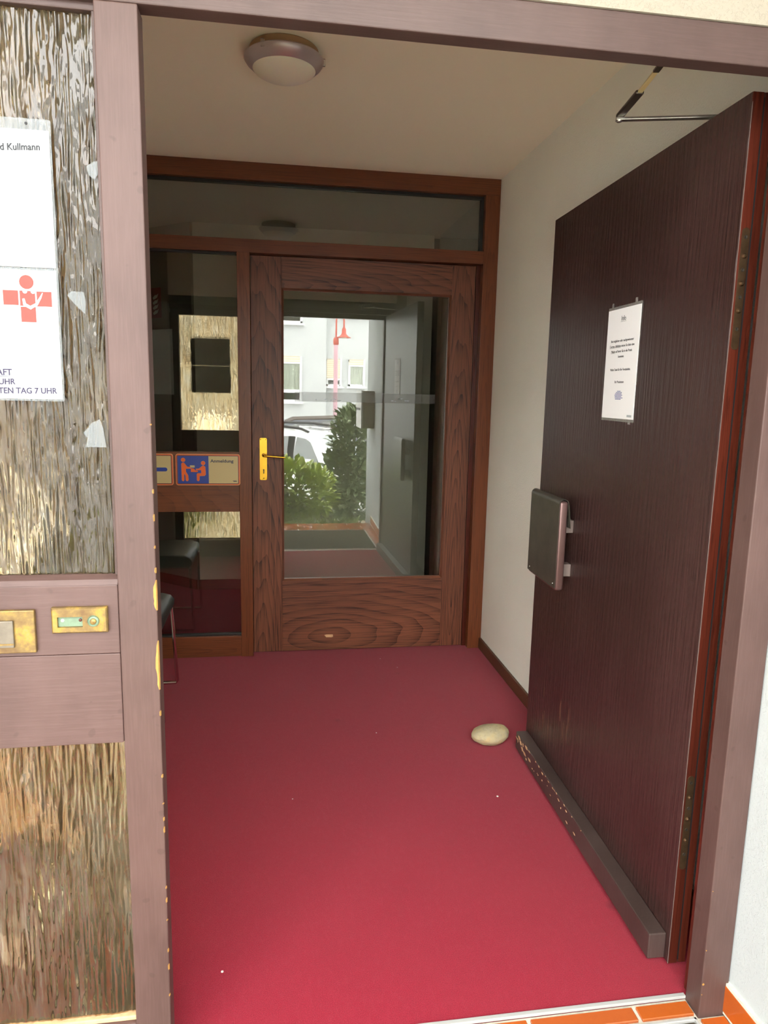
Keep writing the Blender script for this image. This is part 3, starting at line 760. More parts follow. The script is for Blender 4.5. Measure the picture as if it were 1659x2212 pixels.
# ------------------------------------------------------------------ glazed oak partition
f2 = thing('door_2', 'oak framed glazed partition with fanlight and side light', 'partition', (.1, D, 0), kind='structure')
SL = WL + .002                                    # partition reaches the left wall
b = B(); b.box(SL, W - .0005, D, D + .085, Z1, H, .0015); b.build('top_rail', 'oakf_h', f2)
b = B(); b.box(J, W - .0005, D, D + .085, 0, Z1, .0015); b.build('jamb', 'oakf_v', f2)
b = B(); b.box(SL, J, D, D + .085, Z3, Z2, .0015); b.build('transom_bar', 'oakf_h', f2)
b = B(); b.box(M1, M2, D - .004, D + .085, 0, Z3, .0015); b.build('mullion', 'oakf_v', f2)
b = B(); b.box(SL, SL + .07, D, D + .085, 0, Z3, .0015); b.build('jamb', 'oakf_v', f2)
b = B(); b.box(SL + .07, M1, D + .008, D + .07, .783, 1.09, .0015); b.build('middle_rail', 'oakf_h', f2)
b = B(); b.box(SL + .07, M1, D + .004, D + .07, 0, .1125, .0015); b.build('bottom_rail', 'oakf_h', f2)
b = B(); b.box(SL + .07, M1, D + .02, D + .05, .1125, .121, .001); b.build('glass_bead', 'rubber_and_gap', f2)
b = B(); b.box(SL + .07, M1, D + .02, D + .05, 2.058, Z3, .001); b.build('glass_bead', 'rubber_and_gap', f2)
b = B(); b.box(SL + .02, J, D + .03, D + .06, Z1 - .013, Z1, .001); b.build('glass_bead', 'rubber_and_gap', f2)
b = B(); b.box(J - .016, J, D + .03, D + .06, Z2, Z1 - .013, .001); b.build('glass_bead', 'rubber_and_gap', f2)
b = B(); b.box(SL + .02, J - .002, D + .042, D + .047, Z2 - .005, Z1 + .005); b.build('fanlight_pane', 'pane', f2)
b = B(); b.box(SL + .06, M1 + .005, D + .030, D + .035, 1.085, Z3 + .005); b.build('side_pane', 'pane', f2)
b = B(); b.box(SL + .06, M1 + .005, D + .030, D + .035, .108, .79); b.build('side_pane', 'pane', f2)
b = B(); b.box(J - .022, J, D + .046, D + .085, 0, Z3, .001); b.build('door_stop', 'redwood', f2)

YD = D + .046
idr = thing('interior_door', 'dark oak inner door with one large pane and brass handle', 'door', (.48, YD, 0))
gx0, gx1, gz0, gz1 = .050, .915, .405, 1.905
dx0, dx1, dz1 = M2 + .002, 1.0466, Z3 - .004
b = B(); b.box(dx0, gx0 - .006, YD, YD + .042, .004, dz1, .0015); b.build('stile', 'oak_v', idr)
b = B(); b.box(gx1 + .006, dx1, YD, YD + .042, .004, dz1, .0015); b.build('stile', 'oak_v', idr)
b = B(); b.box(gx0 - .006, gx1 + .006, YD + .0006, YD + .042, gz1 + .010, dz1, .001); b.build('top_rail', 'oak_h', idr)
b = B(); b.box(gx0 - .006, gx1 + .006, YD + .0006, YD + .042, .004, gz0 - .008, .001); b.build('bottom_rail', 'oak_h', idr)
def bead(q0, q1, ax):
    b = B()
    if ax == 'x0': b.prism([(gx0 - .006, YD - .001), (gx0 - .006, YD + .03), (gx0 + .004, YD + .03), (gx0 + .004, YD + .012)], gz0 - .008, gz1 + .010, 'z')
    if ax == 'x1': b.prism([(gx1 + .006, YD - .001), (gx1 + .006, YD + .03), (gx1 - .004, YD + .03), (gx1 - .004, YD + .012)], gz0 - .008, gz1 + .010, 'z')
    if ax == 'z0': b.prism([(YD - .001, gz0 - .008), (YD + .03, gz0 - .008), (YD + .03, gz0 + .002), (YD + .012, gz0 + .002)], gx0, gx1, 'x')
    if ax == 'z1': b.prism([(YD - .001, gz1 + .010), (YD + .03, gz1 + .010), (YD + .03, gz1), (YD + .012, gz1)], gx0, gx1, 'x')
    b.build('glazing_bead', 'oak_v' if ax[0] == 'x' else 'oak_h', idr)
for ax in ('x0', 'x1', 'z0', 'z1'): bead(0, 0, ax)
# the pane sits a hair out of true in its beads
ya, xa = .0056, .0030
cx, cz = (gx0 + gx1) / 2, (gz0 + gz1) / 2
def PG(x, n, z): return (x, YD + .020 + n + (x - cx) * ya - (z - cz) * xa * PSGN, z)
PSGN = 1
b = B(PG); b.box(gx0 - .003, gx1 + .003, 0, .005, gz0 - .004, gz1 + .004); b.build('glass_pane', 'pane', idr)
# brass handle
hd = B(); hd.prism(rrect(-.0705, -.0335, .944, 1.163, .006), YD - .004, YD, 'y', .001); hpl = hd.build('handle_plate', 'gold', idr)
b = B(); b.lathe([(.009, -.004), (.009, .0), (0, .0)], (-.0505, YD - .004, 1.075), 20, 'y'); b.build('spindle_collar', 'gold_dark', hpl, True)
b = B(); b.tube([(-.0505, YD - .006, 1.075), (-.0505, YD - .048, 1.074), (-.046, YD - .053, 1.074), (-.03, YD - .0545, 1.073), (.06, YD - .054, 1.0665)], [.0065, .0065, .0066, .0062, .0048], 10); b.build('lever', 'gold', hpl, True)
b = B(); b.lathe([(0, -.0045), (.0038, -.0045), (.0038, -.003)], (-.0505, YD, .997), 14, 'y'); b.build('keyhole', 'ink', hpl)
b = B(); b.box(-.0528, -.0482, YD - .0047, YD - .003, .978, .997); b.build('keyhole', 'ink', hpl)
for (x, z) in ((-.0655, 1.1545), (-.0385, 1.1545), (-.0505, .9535)):
    b = B(); b.lathe([(0, -.0045), (.003, -.0045), (.003, -.003)], (x, YD, z), 10, 'y'); b.build('screw', 'gold_dark', hpl)
b = B(); b.prism([(.272, .088), (.285, .090), (.318, .089), (.319, .076), (.309, .074), (.282, .075), (.276, .08)], YD - .0002, YD + .004); b.build('bare_patch', 'pale_wood', idr)
# tape across the pane
b = B(PG); b.box(.110, .856, -.0012, -.0004, 1.353, 1.402); tp = tag(b.build('tape_strip', 'tape'), 'broad strip of clear tape across the inner door pane', 'tape')
rr = random.Random(9)
for k in range(11):
    x = (.19 + .16 * rr.random()) if k < 6 else (.6 + .12 * rr.random()); z = 1.367 + rr.uniform(-.008, .01); w = rr.uniform(.008, .03)
    b = B(PG); q = [(x, z), (x + w * .5, z + .003), (x + w, z + .001), (x + w * .6, z - .003)]
    A = [b._v((p[0], -.0017, p[1])) for p in q]; C2 = [b._v((p[0], -.0012, p[1])) for p in q]
    b.bm.faces.new(A); b.bm.faces.new(C2[::-1])
    for i in range(4): b.bm.faces.new((A[i], A[(i + 1) % 4], C2[(i + 1) % 4], C2[i]))
    b.build('torn_crease', 'lam', tp)

# ------------------------------------------------------------------ signs on the middle rail
def sign_base(name, label, x0, x1):
    z0, z1 = .9225, 1.0815; y = D - .0005
    s = thing(name, label, 'sign', ((x0 + x1) / 2, y, z0), 'reception signs on the partition rail')
    B().prism(rrect(x0, x1, z0, z1, .011), y - .004, y + .007, 'y', .0015).build('plate', 'sign_edge', s)
    B().prism(rrect(x0 + .0022, x1 - .0022, z0 + .0022, z1 - .0022, .010), y - .0048, y - .004).build('border', 'sign_orange', s)
    B().prism(rrect(x0 + .0075, x1 - .0075, z0 + .0075, z1 - .0075, .006), y - .0054, y - .0048).build('inner_line', 'sign_navy', s)
    B().prism(rrect(x0 + .0100, x1 - .0100, z0 + .0100, z1 - .0100, .003), y - .0060, y - .0054).build('cream_field', 'sign_cream', s)
    return s, y - .006
sx0, sx1 = -.4875, -.1775 + .0085
s, y = sign_base('reception_sign', 'orange-edged sign reading Anmeldung with blue pictogram', sx0, sx1)
B().box(sx0 + .0105, sx0 + .162, y - .0006, y, .9325, 1.0715).build('blue_field', 'sign_blue', s)
def sc(cx, cy): return (sx0 + (cx - 405) / 1165 * (sx1 - sx0), 1.0815 - (cy - 160) / 580 * .159)
def figure(pts, head):
    p = [sc(*q) for q in pts]
    B().prism(p, y - .0013, y - .0006).build('pictogram_figure', 'sign_fig', s)
    B().tube([(q[0], y - .0010, q[1]) for q in p], .00045, 4, True).build('pictogram_outline', 'sign_edge', s)
    c = sc(*head)
    B().lathe([(0, -.0013), (.0104, -.0013), (.0104, -.0006)], (c[0], y, c[1]), 24, 'y').build('pictogram_head', 'sign_fig', s)
    B().tube([(c[0] + .0104 * cos(k * pi / 12), y - .001, c[1] + .0104 * sin(k * pi / 12)) for k in range(24)], .00045, 4, True).build('pictogram_outline', 'sign_edge', s)
figure([(508, 345), (522, 320), (556, 320), (600, 378), (622, 398), (680, 398), (680, 428), (592, 430), (586, 440), (588, 490), (626, 552), (632, 640), (620, 658), (600, 662), (582, 645), (578, 560), (558, 522), (553, 560), (556, 640), (545, 660), (525, 660), (512, 645)], (542, 268))
figure([(872, 385), (902, 370), (938, 395), (944, 540), (922, 562), (832, 567), (828, 640), (816, 660), (795, 660), (782, 645), (782, 528), (796, 515), (864, 515), (862, 455), (770, 455), (764, 432), (825, 428)], (900, 325))
p = [sc(*q) for q in ((676, 420), (732, 428), (760, 462), (802, 466), (802, 492), (676, 492))]
B().prism(p, y - .0013, y - .0006).build('pictogram_desk', 'sign_fig', s)
p = [sc(*q) for q in ((658, 368), (746, 368), (746, 410), (672, 410))]
B().prism(p, y - .0016, y - .0006).build('pictogram_paper', 'sign_cream', s)
o = sc(1032, 312); text('Anmeldung', .0215, (o[0], y - .0006, o[1]), (1, 0, 0), (0, 0, 1), 'sign_navy', s, weight=.0006, sx=1.16)
for k, (a, c) in enumerate(((1436, 1506), (1446, 1508))):
    p0 = sc(a, 650 + 14 * k); p1 = sc(c, 659 + 14 * k); B().box(p0[0], p1[0], y - .0006, y, p1[1], p0[1]).build('maker_mark', 'sign_navy', s)
s, y = sign_base('reception_sign', 'orange-edged sign with a blue bar, half hidden by the post', sx0 - .325, sx0 - .0125)
B().prism(rrect(-.72, sx0 - .0125 - .028, .993, 1.0125, .0096), y - .0007, y).build('blue_bar', 'sign_blue', s)

# ------------------------------------------------------------------ ceiling lamp (switched off)
LC = (.040, 1.215)
lm = thing('ceiling_lamp', 'round ceiling lamp with silver rim and opal glass', 'lamp', (LC[0], LC[1], H - .075))
def lz(p): return [(r_, H - h_) for r_, h_ in p]
b = B(); b.lathe(lz([(0, 0), (.106, 0), (.110, .004), (.110, .022), (0, .022)]), (LC[0], LC[1], 0), 48); b.build('back_plate', 'lampwood', lm, True)
b = B(); b.lathe(lz([(.100, .024), (.122, .026), (.1275, .031), (.1275, .034), (.120, .045), (.1075, .056), (.1005, .0615), (.098, .0595), (.100, .03)]), (LC[0], LC[1], 0), 64); b.build('rim', 'rim', lm, True)
b = B(); b.lathe(lz([(.1015, .056), (.1008, .061), (.094, .069), (.08, .077), (.058, .0845), (.03, .0885), (0, .0895)]), (LC[0], LC[1], 0), 64); b.build('opal_shade', 'opal', lm, 'all')
for a in (118, -4, 238):
    t = radians(a); c = (LC[0] + .126 * cos(t), LC[1] + .126 * sin(t))
    b = B(); b.box(c[0] - .006, c[0] + .006, c[1] - .004, c[1] + .004, H - .043, H - .021, .002); b.build('clip', 'clip', lm)

# ------------------------------------------------------------------ chairs
def make_chair(label):
    c = thing('chair', label, 'chair', (-.70, 1.8225, 0), 'black lobby chairs')
    y0, y1 = 1.600, 2.045; yc = (y0 + y1) / 2
    # seat: cushion with rolled front edge
    b = B(); prof = []
    for (x, z) in ((-.93, .405), (-.93, .452), (-.80, .458), (-.60, .462), (-.515, .460), (-.480, .450), (-.464, .430), (-.466, .405), (-.482, .392), (-.56, .388)): prof.append((x, z))
    b.prism(prof, y0 - .006, y1 + .006, 'y', .014); b.build('seat', 'leather', c, True)
    b = B(); b.prism([(-.885, .50), (-.855, .50), (-.895, .86), (-.925, .87), (-.945, .85)], y0 + .005, y1 - .005, 'y', .012); b.build('backrest', 'leather', c, True)
    for yy in (y0, y1):
        b = B(); b.tube([(-.9, yy, .385), (-.487, yy, .392), (-.479, yy, .385), (-.462, yy, .022), (-.468, yy, .012), (-.84, yy, .012), (-.855, yy, .022), (-.905, yy, .5), (-.915, yy, .8)], .0085, 8); b.build('sled_frame', 'chrome', c, True)
    b = B(); b.tube([(-.50, y0, .386), (-.50, y1, .386)], .007, 8); b.build('cross_bar', 'chrome', c, True)
    b = B(); b.tube([(-.86, y0, .386), (-.86, y1, .386)], .007, 8); b.build('cross_bar', 'chrome', c, True)
    return c
ch = make_chair('black leather chair with sled frame next to the glazed partition')
c2 = ch.copy(); COL.objects.link(c2); c2.location = ch.location + Vector((0, -.556, 0)); c2['label'] = 'black leather chair with sled frame next to the rippled side window'
for k in list(ch.children):
    q = k.copy(); COL.objects.link(q); q.parent = c2

# ------------------------------------------------------------------ stone doorstop
bm = bmesh.new(); bmesh.ops.create_icosphere(bm, subdivisions=5, radius=1)
SCn = Vector((.872, 1.312, .038))
for v in bm.verts:
    p = v.co.copy(); k = 1 + .06 * noise.noise(p * 1.5) + .03 * noise.noise(p * 4 + Vector((3, 1, 2)))
    x, y, z = p.x * .083 * k, p.y * .058 * k, p.z * .038 * k
    x *= (1 + .10 * p.z) ; z = max(z, -.036)
    if p.x > 0: y *= 1 - .12 * p.x
    a = radians(14); v.co = SCn + Vector((x * cos(a) - y * sin(a), x * sin(a) + y * cos(a), z))
b = B(); b.bm.free(); b.bm = bm
st = b.build('door_stone', 'stone', None, 'all'); tag(st, 'smooth pale river stone on the carpet holding the door open', 'stone')

# ------------------------------------------------------------------ behind the partition
fs = thing('fire_sign', 'dark red fire sign with white flames on the angled wall', 'sign', dg(.33, .004, 1.88))
b = B(dg); b.box(.29, .49, .001, .005, 1.884, 2.085); b.build('plate', 'fire_red', fs)
for k in range(4):
    b = B(dg); zz = 1.905 + k * .034; q = [(.36, zz), (.325, zz + .012), (.312, zz + .04), (.325, zz + .03), (.345, zz + .03), (.37, zz + .012)]
    A = [b._v((p[0], .0056, p[1])) for p in q]; C2 = [b._v((p[0], .005, p[1])) for p in q]
    b.bm.faces.new(A); b.bm.faces.new(C2[::-1])
    for i in range(6): b.bm.faces.new((A[i], A[(i + 1) % 6], C2[(i + 1) % 6], C2[i]))
    b.build('flame', 'white_print', fs)
b = B(dg); b.box(.188, .52, .001, .003, 1.364, 1.807); tag(b.build('hall_poster', 'paper'), 'large pale paper hanging on the angled hall wall', 'poster')

# ------------------------------------------------------------------ porch mailbox
mb = thing('mailbox', 'metal mailbox with lit front and shaded side coloured in on the porch wall', 'mailbox', (1.0, -1.3, 1.02))
b = B(); b.box(.950, 1.072, -1.5, -1.1, 1.02, 1.402, .006); b.build('body', 'mailbox', mb)
b = B(); b.box(.934, .950, -1.498, -1.102, 1.016, 1.406, .003); b.build('door', 'mailbox_lit', mb)
b = B(); b.box(.924, .936, -1.42, -1.18, 1.205, 1.225, .003); b.build('flap', 'black_plastic', mb)
b = B(); b.box(.963, .968, -1.103, -1.0985, 1.022, 1.40); b.build('seam', 'steel_dark', mb)

# ------------------------------------------------------------------ garden and street behind the viewer
g = B(); g.prism([(-1.225, -.10), (-1.225, -.4), (-3.4, -.9), (-3.4, -.83), (-2.7, -.42), (-2.2, -.16), (-1.4, -.10)][::-1], -9, 9, 'x'); tag(g.build('ground', 'soil'), 'sloping planted bed between the porch and the road', 'garden bed', kind='structure')
tag(B().box(-40, 40, -40, -3.4, -1.1, -.87).build('road', 'asphalt'), 'grey asphalt road below the garden bed', 'road', kind='structure')
tag(B().box(-40, 40, -15.6, -12.2, -.87, -.78).build('sidewalk', 'sidewalk'), 'pale pavement along the white house', 'sidewalk', kind='structure')

def leafmesh(b, c, dirv, nrm, L, w, fold=.25):
    dirv = dirv.normalized(); s = dirv.cross(nrm).normalized(); n = s.cross(dirv)
    mid = [c, c + dirv * L * .35 + n * L * .06, c + dirv * L * .7 + n * L * .05, c + dirv * L - n * L * .06]
    l = [c + dirv * L * .35 + s * w + n * (w * fold + L * .05), c + dirv * L * .7 + s * w * .85 + n * (w * fold + L * .03)]
    r_ = [c + dirv * L * .35 - s * w + n * (w * fold + L * .05), c + dirv * L * .7 - s * w * .85 + n * (w * fold + L * .03)]
    V = lambda p: b.bm.verts.new(p)
    m0, m1, m2, m3 = [V(p) for p in mid]; l1, l2 = [V(p) for p in l]; r1, r2 = [V(p) for p in r_]
    for f in ((m0, m1, l1), (m1, m2, l2, l1), (m2, m3, l2), (m0, r1, m1), (m1, r1, r2, m2), (m2, r2, m3)): b.bm.faces.new(f)
def bush(label, blobs, nleaf, L, mt, base, seed):
    r = random.Random(seed)
    o = thing('laurel_bush', label, 'bush', base, 'laurel bushes by the porch')
    b = B(); tot = sum(q[3] * q[4] * q[5] for q in blobs)
    for (x, y, z, rx, ry, rz) in blobs:
        for k in range(int(nleaf * rx * ry * rz / tot)):
            dv = Vector((r.gauss(0, 1), r.gauss(0, 1), r.gauss(0, 1))).normalized(); q = r.uniform(.45, 1.0) ** .6
            c = Vector((x + dv.x * rx * q, y + dv.y * ry * q, z + dv.z * rz * q))
            out = (dv + Vector((0, 0, .35)) + Vector((r.uniform(-.7, .7), r.uniform(-.7, .7), r.uniform(-.5, .5)))).normalized()
            nr = (dv * .4 + Vector((r.uniform(-.5, .5), r.uniform(-.5, .5), 1)))
            if abs(out.cross(nr).length) < .05: continue
            ll = L * r.uniform(.7, 1.25); leafmesh(b, c, out, nr, ll, ll * r.uniform(.17, .23))
    fo = b.build('foliage', mt, o, kind='stuff')
    bs = Vector(base)
    for k in range(7):
        x, y, z, rx, ry, rz = blobs[k % len(blobs)]
        t = Vector((x + r.uniform(-.5, .5) * rx, y + r.uniform(-.5, .5) * ry, z + r.uniform(0, .5) * rz)); s = bs + Vector((r.uniform(-.06, .06), r.uniform(-.05, .05), 0))
        m_ = s.lerp(t, .5) + Vector((r.uniform(-.04, .04), r.uniform(-.04, .04), .05))
        b = B(); b.tube([s, m_, t], [.012, .008, .004], 6); b.build('branch', 'bark', o, True)
    return o
bush('low light green laurel bush beyond the doormat', [(.22, -2.12, .22, .42, .28, .36), (.48, -2.1, .20, .28, .26, .30), (-.25, -2.1, .16, .42, .28, .38), (.1, -2.1, -.02, .5, .24, .2)], 2600, .115, 'leaf_light', (.2, -2.1, -.16), 11)
bush('tall dark green laurel bush against the porch wall', [(1.06, -2.8, .72, .27, .3, .44), (.99, -2.8, .28, .30, .3, .42), (1.02, -2.8, -.05, .28, .3, .30), (1.04, -2.8, 1.0, .16, .2, .17)], 2600, .125, 'leaf_deep', (1.02, -2.8, -.45), 12)
b = B(); r = random.Random(5)
for k in range(1100):
    x, y = r.uniform(-.8, .98), r.uniform(-1.72, -1.26); z = -.10
    out = Vector((r.uniform(-.8, .8), r.uniform(-.8, .8), r.uniform(.5, 1.2))); leafmesh(b, Vector((x, y, z)), out, Vector((r.uniform(-1, 1), r.uniform(-1, 1), .3)), r.uniform(.05, .13), r.uniform(.006, .014))
tag(b.build('ground_cover', 'cover'), 'low pale green plants along the porch edge', 'plants', kind='stuff')

def car(name, label, prof, roof, glass, wheels, w, mp, mtop, y0, zg, cat, rails=False, mirror=None):
    """side outline prof (x,z) for the body, roof outline for the cabin, glass = list of side window outlines; near side at y0, far side y0-w"""
    o = thing(name, label, cat, (prof[0][0], y0 - w / 2, zg))
    b = B(); b.prism(prof, y0 - w, y0, 'y', .05); b.build('body', mp, o, True)
    zb = min(p[1] for p in roof); zt = max(p[1] for p in roof)
    b = B(); n = len(roof)
    def inset(p): return .22 * (p[1] - zb) / (zt - zb)
    A = [b._v((p[0], y0 - .02 - inset(p), p[1])) for p in roof]; C2 = [b._v((p[0], y0 - w + .02 + inset(p), p[1])) for p in roof]
    b.bm.faces.new(A); b.bm.faces.new(C2[::-1])
    for i in range(n): b.bm.faces.new((A[i], A[(i + 1) % n], C2[(i + 1) % n], C2[i]))
    b.build('cabin', mtop, o)
    for gname, q, far in glass:
        for side in (0, 1):
            b = B(); yy_ = (lambda p, e: y0 - .02 - inset(p) + e) if side == 0 else (lambda p, e: y0 - w + .02 + inset(p) - e)
            A = [b._v((p[0], yy_(p, .006), p[1])) for p in q]; C2 = [b._v((p[0], yy_(p, .0), p[1])) for p in q]
            b.bm.faces.new(A); b.bm.faces.new(C2[::-1])
            for i in range(len(q)): b.bm.faces.new((A[i], A[(i + 1) % len(q)], C2[(i + 1) % len(q)], C2[i]))
            b.build(gname, far, o)
    for (x, rr_) in wheels:
        for yy_ in (y0 + .005, y0 - w + .2):
            b = B(); b.lathe([(rr_ * .62, 0), (rr_ * .93, .0), (rr_, -.03), (rr_, -.17), (rr_ * .93, -.2), (rr_ * .62, -.2)], (x, yy_, zg + rr_), 28, 'y'); wh = b.build('wheel', 'tyre', o, True)
            b = B(); b.lathe([(rr_ * .66, -.005), (rr_ * .62, -.002), (rr_ * .58, -.05), (0, -.05)], (x, yy_, zg + rr_), 28, 'y'); b.build('rim', 'black_plastic', wh, True)
            for k in range(10):
                t = 2 * pi * k / 10; ca, sa = cos(t), sin(t)
                f = lambda a, n_, c, ca=ca, sa=sa, yy_=yy_, x=x: (x + a * ca - c * sa, yy_ + n_, zg + rr_ + a * sa + c * ca)
                b = B(f); b.box(rr_ * .08, rr_ * .62, -.03, -.008, -.014, .014); b.build('spoke', 'alloy', wh)
        b = B(); pts = [(x + (rr_ + .06) * cos(radians(a)), zg + rr_ + (rr_ + .06) * sin(radians(a))) for a in range(-8, 189, 14)]
        b.prism(pts, y0 - .12, y0 + .003, 'y'); b.build('wheel_arch', 'black_plastic', o)
    return o
# white estate car: nose towards +x, near flank at y=-5.7
zg = -.87
suv = car('estate_car', 'white estate car with roof rails parked on the near side', [(-2.75, -.60), (-2.78, -.1), (-2.7, .12), (1.0, .10), (1.7, .0), (1.92, -.2), (1.95, -.6)],
    [(-2.62, .10), (-2.45, .58), (-2.2, .665), (-1.2, .70), (.15, .695), (.62, .655), (.75, .60), (1.08, .10)],
    [('side_window', [(-2.35, .14), (-2.24, .50), (-1.95, .56), (-1.1, .585), (-1.0, .14)], 'carglass'), ('side_window', [(-.93, .14), (-.98, .585), (-.1, .59), (.23, .585), (.22, .14)], 'carglass'), ('side_window', [(.33, .14), (.36, .58), (.52, .555), (.62, .50), (.84, .14)], 'carglass')],
    [(-1.65, .315), (1.10, .315)], 1.78, 'car_white', 'car_white', -5.7, zg, 'car')
b = B(); b.poly([(.77, -5.88, .60), (1.10, -5.74, .12), (1.10, -7.44, .12), (.77, -7.30, .60)]); 
for f in list(b.bm.faces): bmesh.ops.solidify(b.bm, geom=[f], thickness=.008)
b.build('windscreen', 'carglass', suv)
for yy_ in (-5.93, -7.25):
    b = B(); b.tube([(-2.2, yy_, .66), (-2.1, yy_, .73), (-1.2, yy_, .755), (.1, yy_, .75), (.42, yy_, .72), (.56, yy_, .665)], .022, 8); b.build('roof_rail', 'black_plastic', suv, True)
b = B(); b.box(.56, .74, -5.68, -5.46, .10, .24, .04, 3); b.build('wing_mirror', 'car_white', suv, True)
b = B(); b.prism([(.24, .12), (.34, .12), (.37, .585), (.24, .585)], -5.90, -5.70, 'y') if False else None
for (x0_, x1_) in ((.22, .34), (-1.0, -.93)):
    b = B(); A = [b._v(p) for p in ((x0_, -5.716, .13), (x1_, -5.716, .13), (x1_ - .01, -5.885, .59), (x0_ - .01, -5.885, .59))]; f = b.bm.faces.new(A); bmesh.ops.solidify(b.bm, geom=[f], thickness=-.012); b.build('door_pillar', 'black_plastic', suv)
b = B(); b.box(-.25, .05, -6.35, -5.95, .0, .42, .05); b.build('seat', 'car_inside', suv)
# the estate car is parked at an angle, nose towards the garden bed
pv = Vector((.9, -5.7, 0)); ang = radians(26)
suv.location = pv + Matrix.Rotation(ang, 3, 'Z') @ (suv.location - pv); suv.rotation_euler.z = ang
dk = car('hatchback_car', 'dark grey blue car parked across the road', [(-1.6, -.58), (-1.65, -.2), (-1.3, .2), (-.2, .38), (2.9, .42), (3.0, -.1), (2.95, -.58)],
    [(-.1, .36), (.42, .62), (.6, .70), (1.6, .745), (2.5, .70), (2.85, .42)],
    [('side_window', [(.35, .42), (.62, .66), (1.12, .69), (1.12, .42)], 'carglass'), ('side_window', [(1.2, .42), (1.2, .69), (1.7, .695), (2.1, .66), (2.2, .42)], 'carglass')],
    [(-.7, .31), (2.2, .31)], 1.75, 'car_dark', 'car_dark', -9.5, zg, 'car')
b = B(); A = [b._v(p) for p in ((-.11, -9.56, .37), (.43, -9.70, .64), (.43, -11.05, .64), (-.11, -11.2, .37))]; f = b.bm.faces.new(A); bmesh.ops.solidify(b.bm, geom=[f], thickness=.008); b.build('windscreen', 'carglass', dk)
b = B(); b.prism([(.42, .645), (.6, .725), (1.6, .77), (2.5, .725), (2.5, .70), (1.6, .745), (.6, .70), (.42, .62)], -11.02, -9.72, 'y'); b.build('roof_panel', 'car_top', dk)

# street lamp
sl = thing('street_lamp', 'red swan-neck street lamp on a pink post', 'street lamp', (1.725, -12, zg))
KL = 18.2 / 17.2
def SP(x, y, z): return (x * KL, -12 + (y + 11) * KL, 1.404 + (z - 1.404) * KL)
b = B(); b.tube([(1.725, -12, zg), (1.725, -12, 2.51)], [.062, .052], 12); b.build('post', 'lamp_pink', sl, True)
b = B(SP); b.lathe([(.055, 2.43), (.065, 2.45), (.065, 2.56), (.05, 2.60)], (1.632, -11, 0), 16); b.build('collar', 'lamp_red', sl, True)
path = [(1.634, -11, 2.55), (1.636, -11, 2.92)] + [(1.727 - .091 * cos(t), -11, 2.99 + .105 * sin(t)) for t in [pi * k / 12 for k in range(13)]] + [(1.818, -11, 2.82)]
b = B(SP); b.tube(path, .02, 8); b.build('swan_neck', 'lamp_red', sl, True)
b = B(SP); b.lathe([(0, 2.83), (.03, 2.83), (.05, 2.80), (.052, 2.70), (.07, 2.67), (.11, 2.632), (.165, 2.612), (.165, 2.596), (.10, 2.612), (0, 2.64)], (1.818, -11, 0), 28); b.build('bell_shade', 'lamp_red', sl, True)
b = B(SP); b.lathe([(.075, 2.622), (.07, 2.60), (.04, 2.58), (0, 2.572)], (1.818, -11, 0), 20); b.build('bulb_glass', 'opal', sl, True)

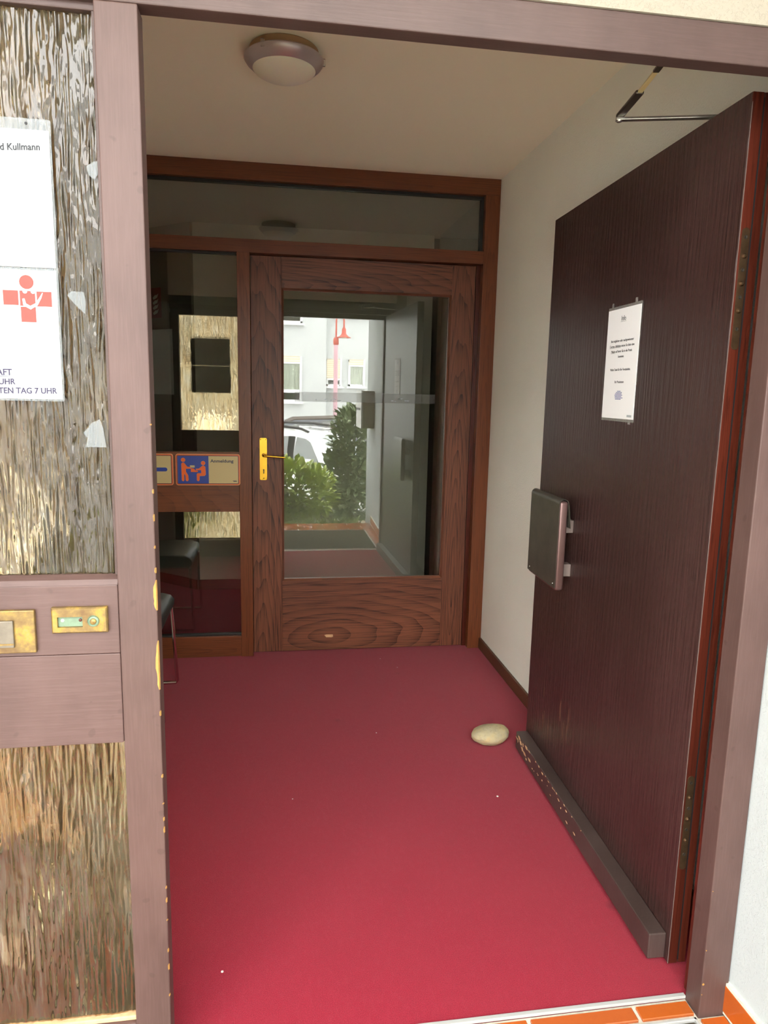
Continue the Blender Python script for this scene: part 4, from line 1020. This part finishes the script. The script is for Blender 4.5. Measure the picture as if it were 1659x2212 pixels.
# white house opposite
YB = -16
hs = thing('white_house', 'white rendered house across the road with shuttered windows', 'house', (0, YB, zg))
b = B(); b.box(-10, 1.80, YB - 6, YB + .25, .44, 6.0); b.build('projecting_front', 'render_white', hs)
b = B(); b.box(1.80, 9, YB - 6, YB, .44, 6.0); b.build('recessed_front', 'render_white', hs)
b = B(); b.box(-10, 1.82, YB - 6, YB + .27, zg, .44); b.build('plinth', 'plinth', hs)
b = B(); b.box(1.82, 9, YB - 6, YB + .02, zg, .44); b.build('plinth', 'plinth', hs)
b = B(); b.box(-10.3, 9.3, YB - 6.4, YB + .6, 6.0, 6.2); b.build('roof_slab', 'plinth', hs)
def window(x0, x1, z0, z1, y, shut, mullions=(), curtain=True, transom=None):
    w = bpy.data.objects.new('house_window', None); COL.objects.link(w); w.location = ((x0 + x1) / 2, y, z0); w.parent = hs; w.matrix_parent_inverse = Matrix.Translation(-hs.location)
    B().box(x0, x1, y - .02, y + .004, z0, z1).build('room', 'room_dark', w)
    t = .065
    for q in ((x0, x0 + t, z0, z1), (x1 - t, x1, z0, z1), (x0, x1, z0, z0 + t), (x0, x1, z1 - t, z1)):
        B().box(q[0], q[1], y, y + .05, q[2], q[3], .006, 1).build('frame_bar', 'pvc', w)
    for m in mullions: B().box(m - .03, m + .03, y, y + .05, z0, z1).build('frame_bar', 'pvc', w)
    if transom: B().box(x0, x1, y, y + .05, transom - .05, transom + .05).build('frame_bar', 'pvc', w)
    if curtain:
        n = int((x1 - x0) / .05); b = B(); p = [(x0 + t + (x1 - x0 - 2 * t) * k / n, y + .012 + (.012 if k % 2 else 0)) for k in range(n + 1)]
        zc0 = transom + .05 if transom else z0 + t
        b.prism(p + [(x1 - t, y + .006), (x0 + t, y + .006)], zc0, z1 - t, 'z'); b.build('curtain', 'curtain', w)
    B().box(x0 + t, x1 - t, y + .032, y + .036, z0 + t, z1 - t).build('pane', 'winglass', w)
    if shut < z1:
        n = int((z1 - shut) / .028) // 2 * 2; p = [(y + .066 if k % 2 else y + .078, shut + (z1 - shut) * k / n) for k in range(n + 1)]
        b = B(); b.prism(p + [(y + .052, z1), (y + .052, shut)], x0 + .02, x1 - .05, 'x'); b.build('roller_shutter', 'shutter', w)
        B().box(x1 - .05, x1 + .005, y, y + .09, z0, z1).build('guide_rail', 'pvc', w)
        B().box(x0 + .02, x1 - .05, y + .05, y + .084, shut - .02, shut + .03).build('bottom_slat', 'pvc', w)
    B().box(x0 - .05, x1 + .05, y, y + .14, z0 - .06, z0).build('sill', 'pvc', w)
yp = YB + .25
window(-.55, 1.055, .98, 2.335, yp, 2.13, (.25,), True, 1.30)
window(-.55, 1.075, 3.30, 4.6, yp, 4.6, (.25,), False)
window(-3.9, -2.3, .98, 2.335, yp, 2.13, (-3.1,), True, 1.30)
window(-3.9, -2.3, 3.30, 4.6, yp, 4.2, (-3.1,), True)
window(-7.5, -5.9, .98, 2.335, yp, 1.6, (-6.7,), True)
window(1.815, 2.29, 1.47, 2.295, YB, 1.68, (), False)
window(2.50, 3.01, 1.48, 2.295, YB, 2.10, (), True)
window(2.0, 3.4, 3.6, 4.8, YB, 4.5, (2.7,), True)
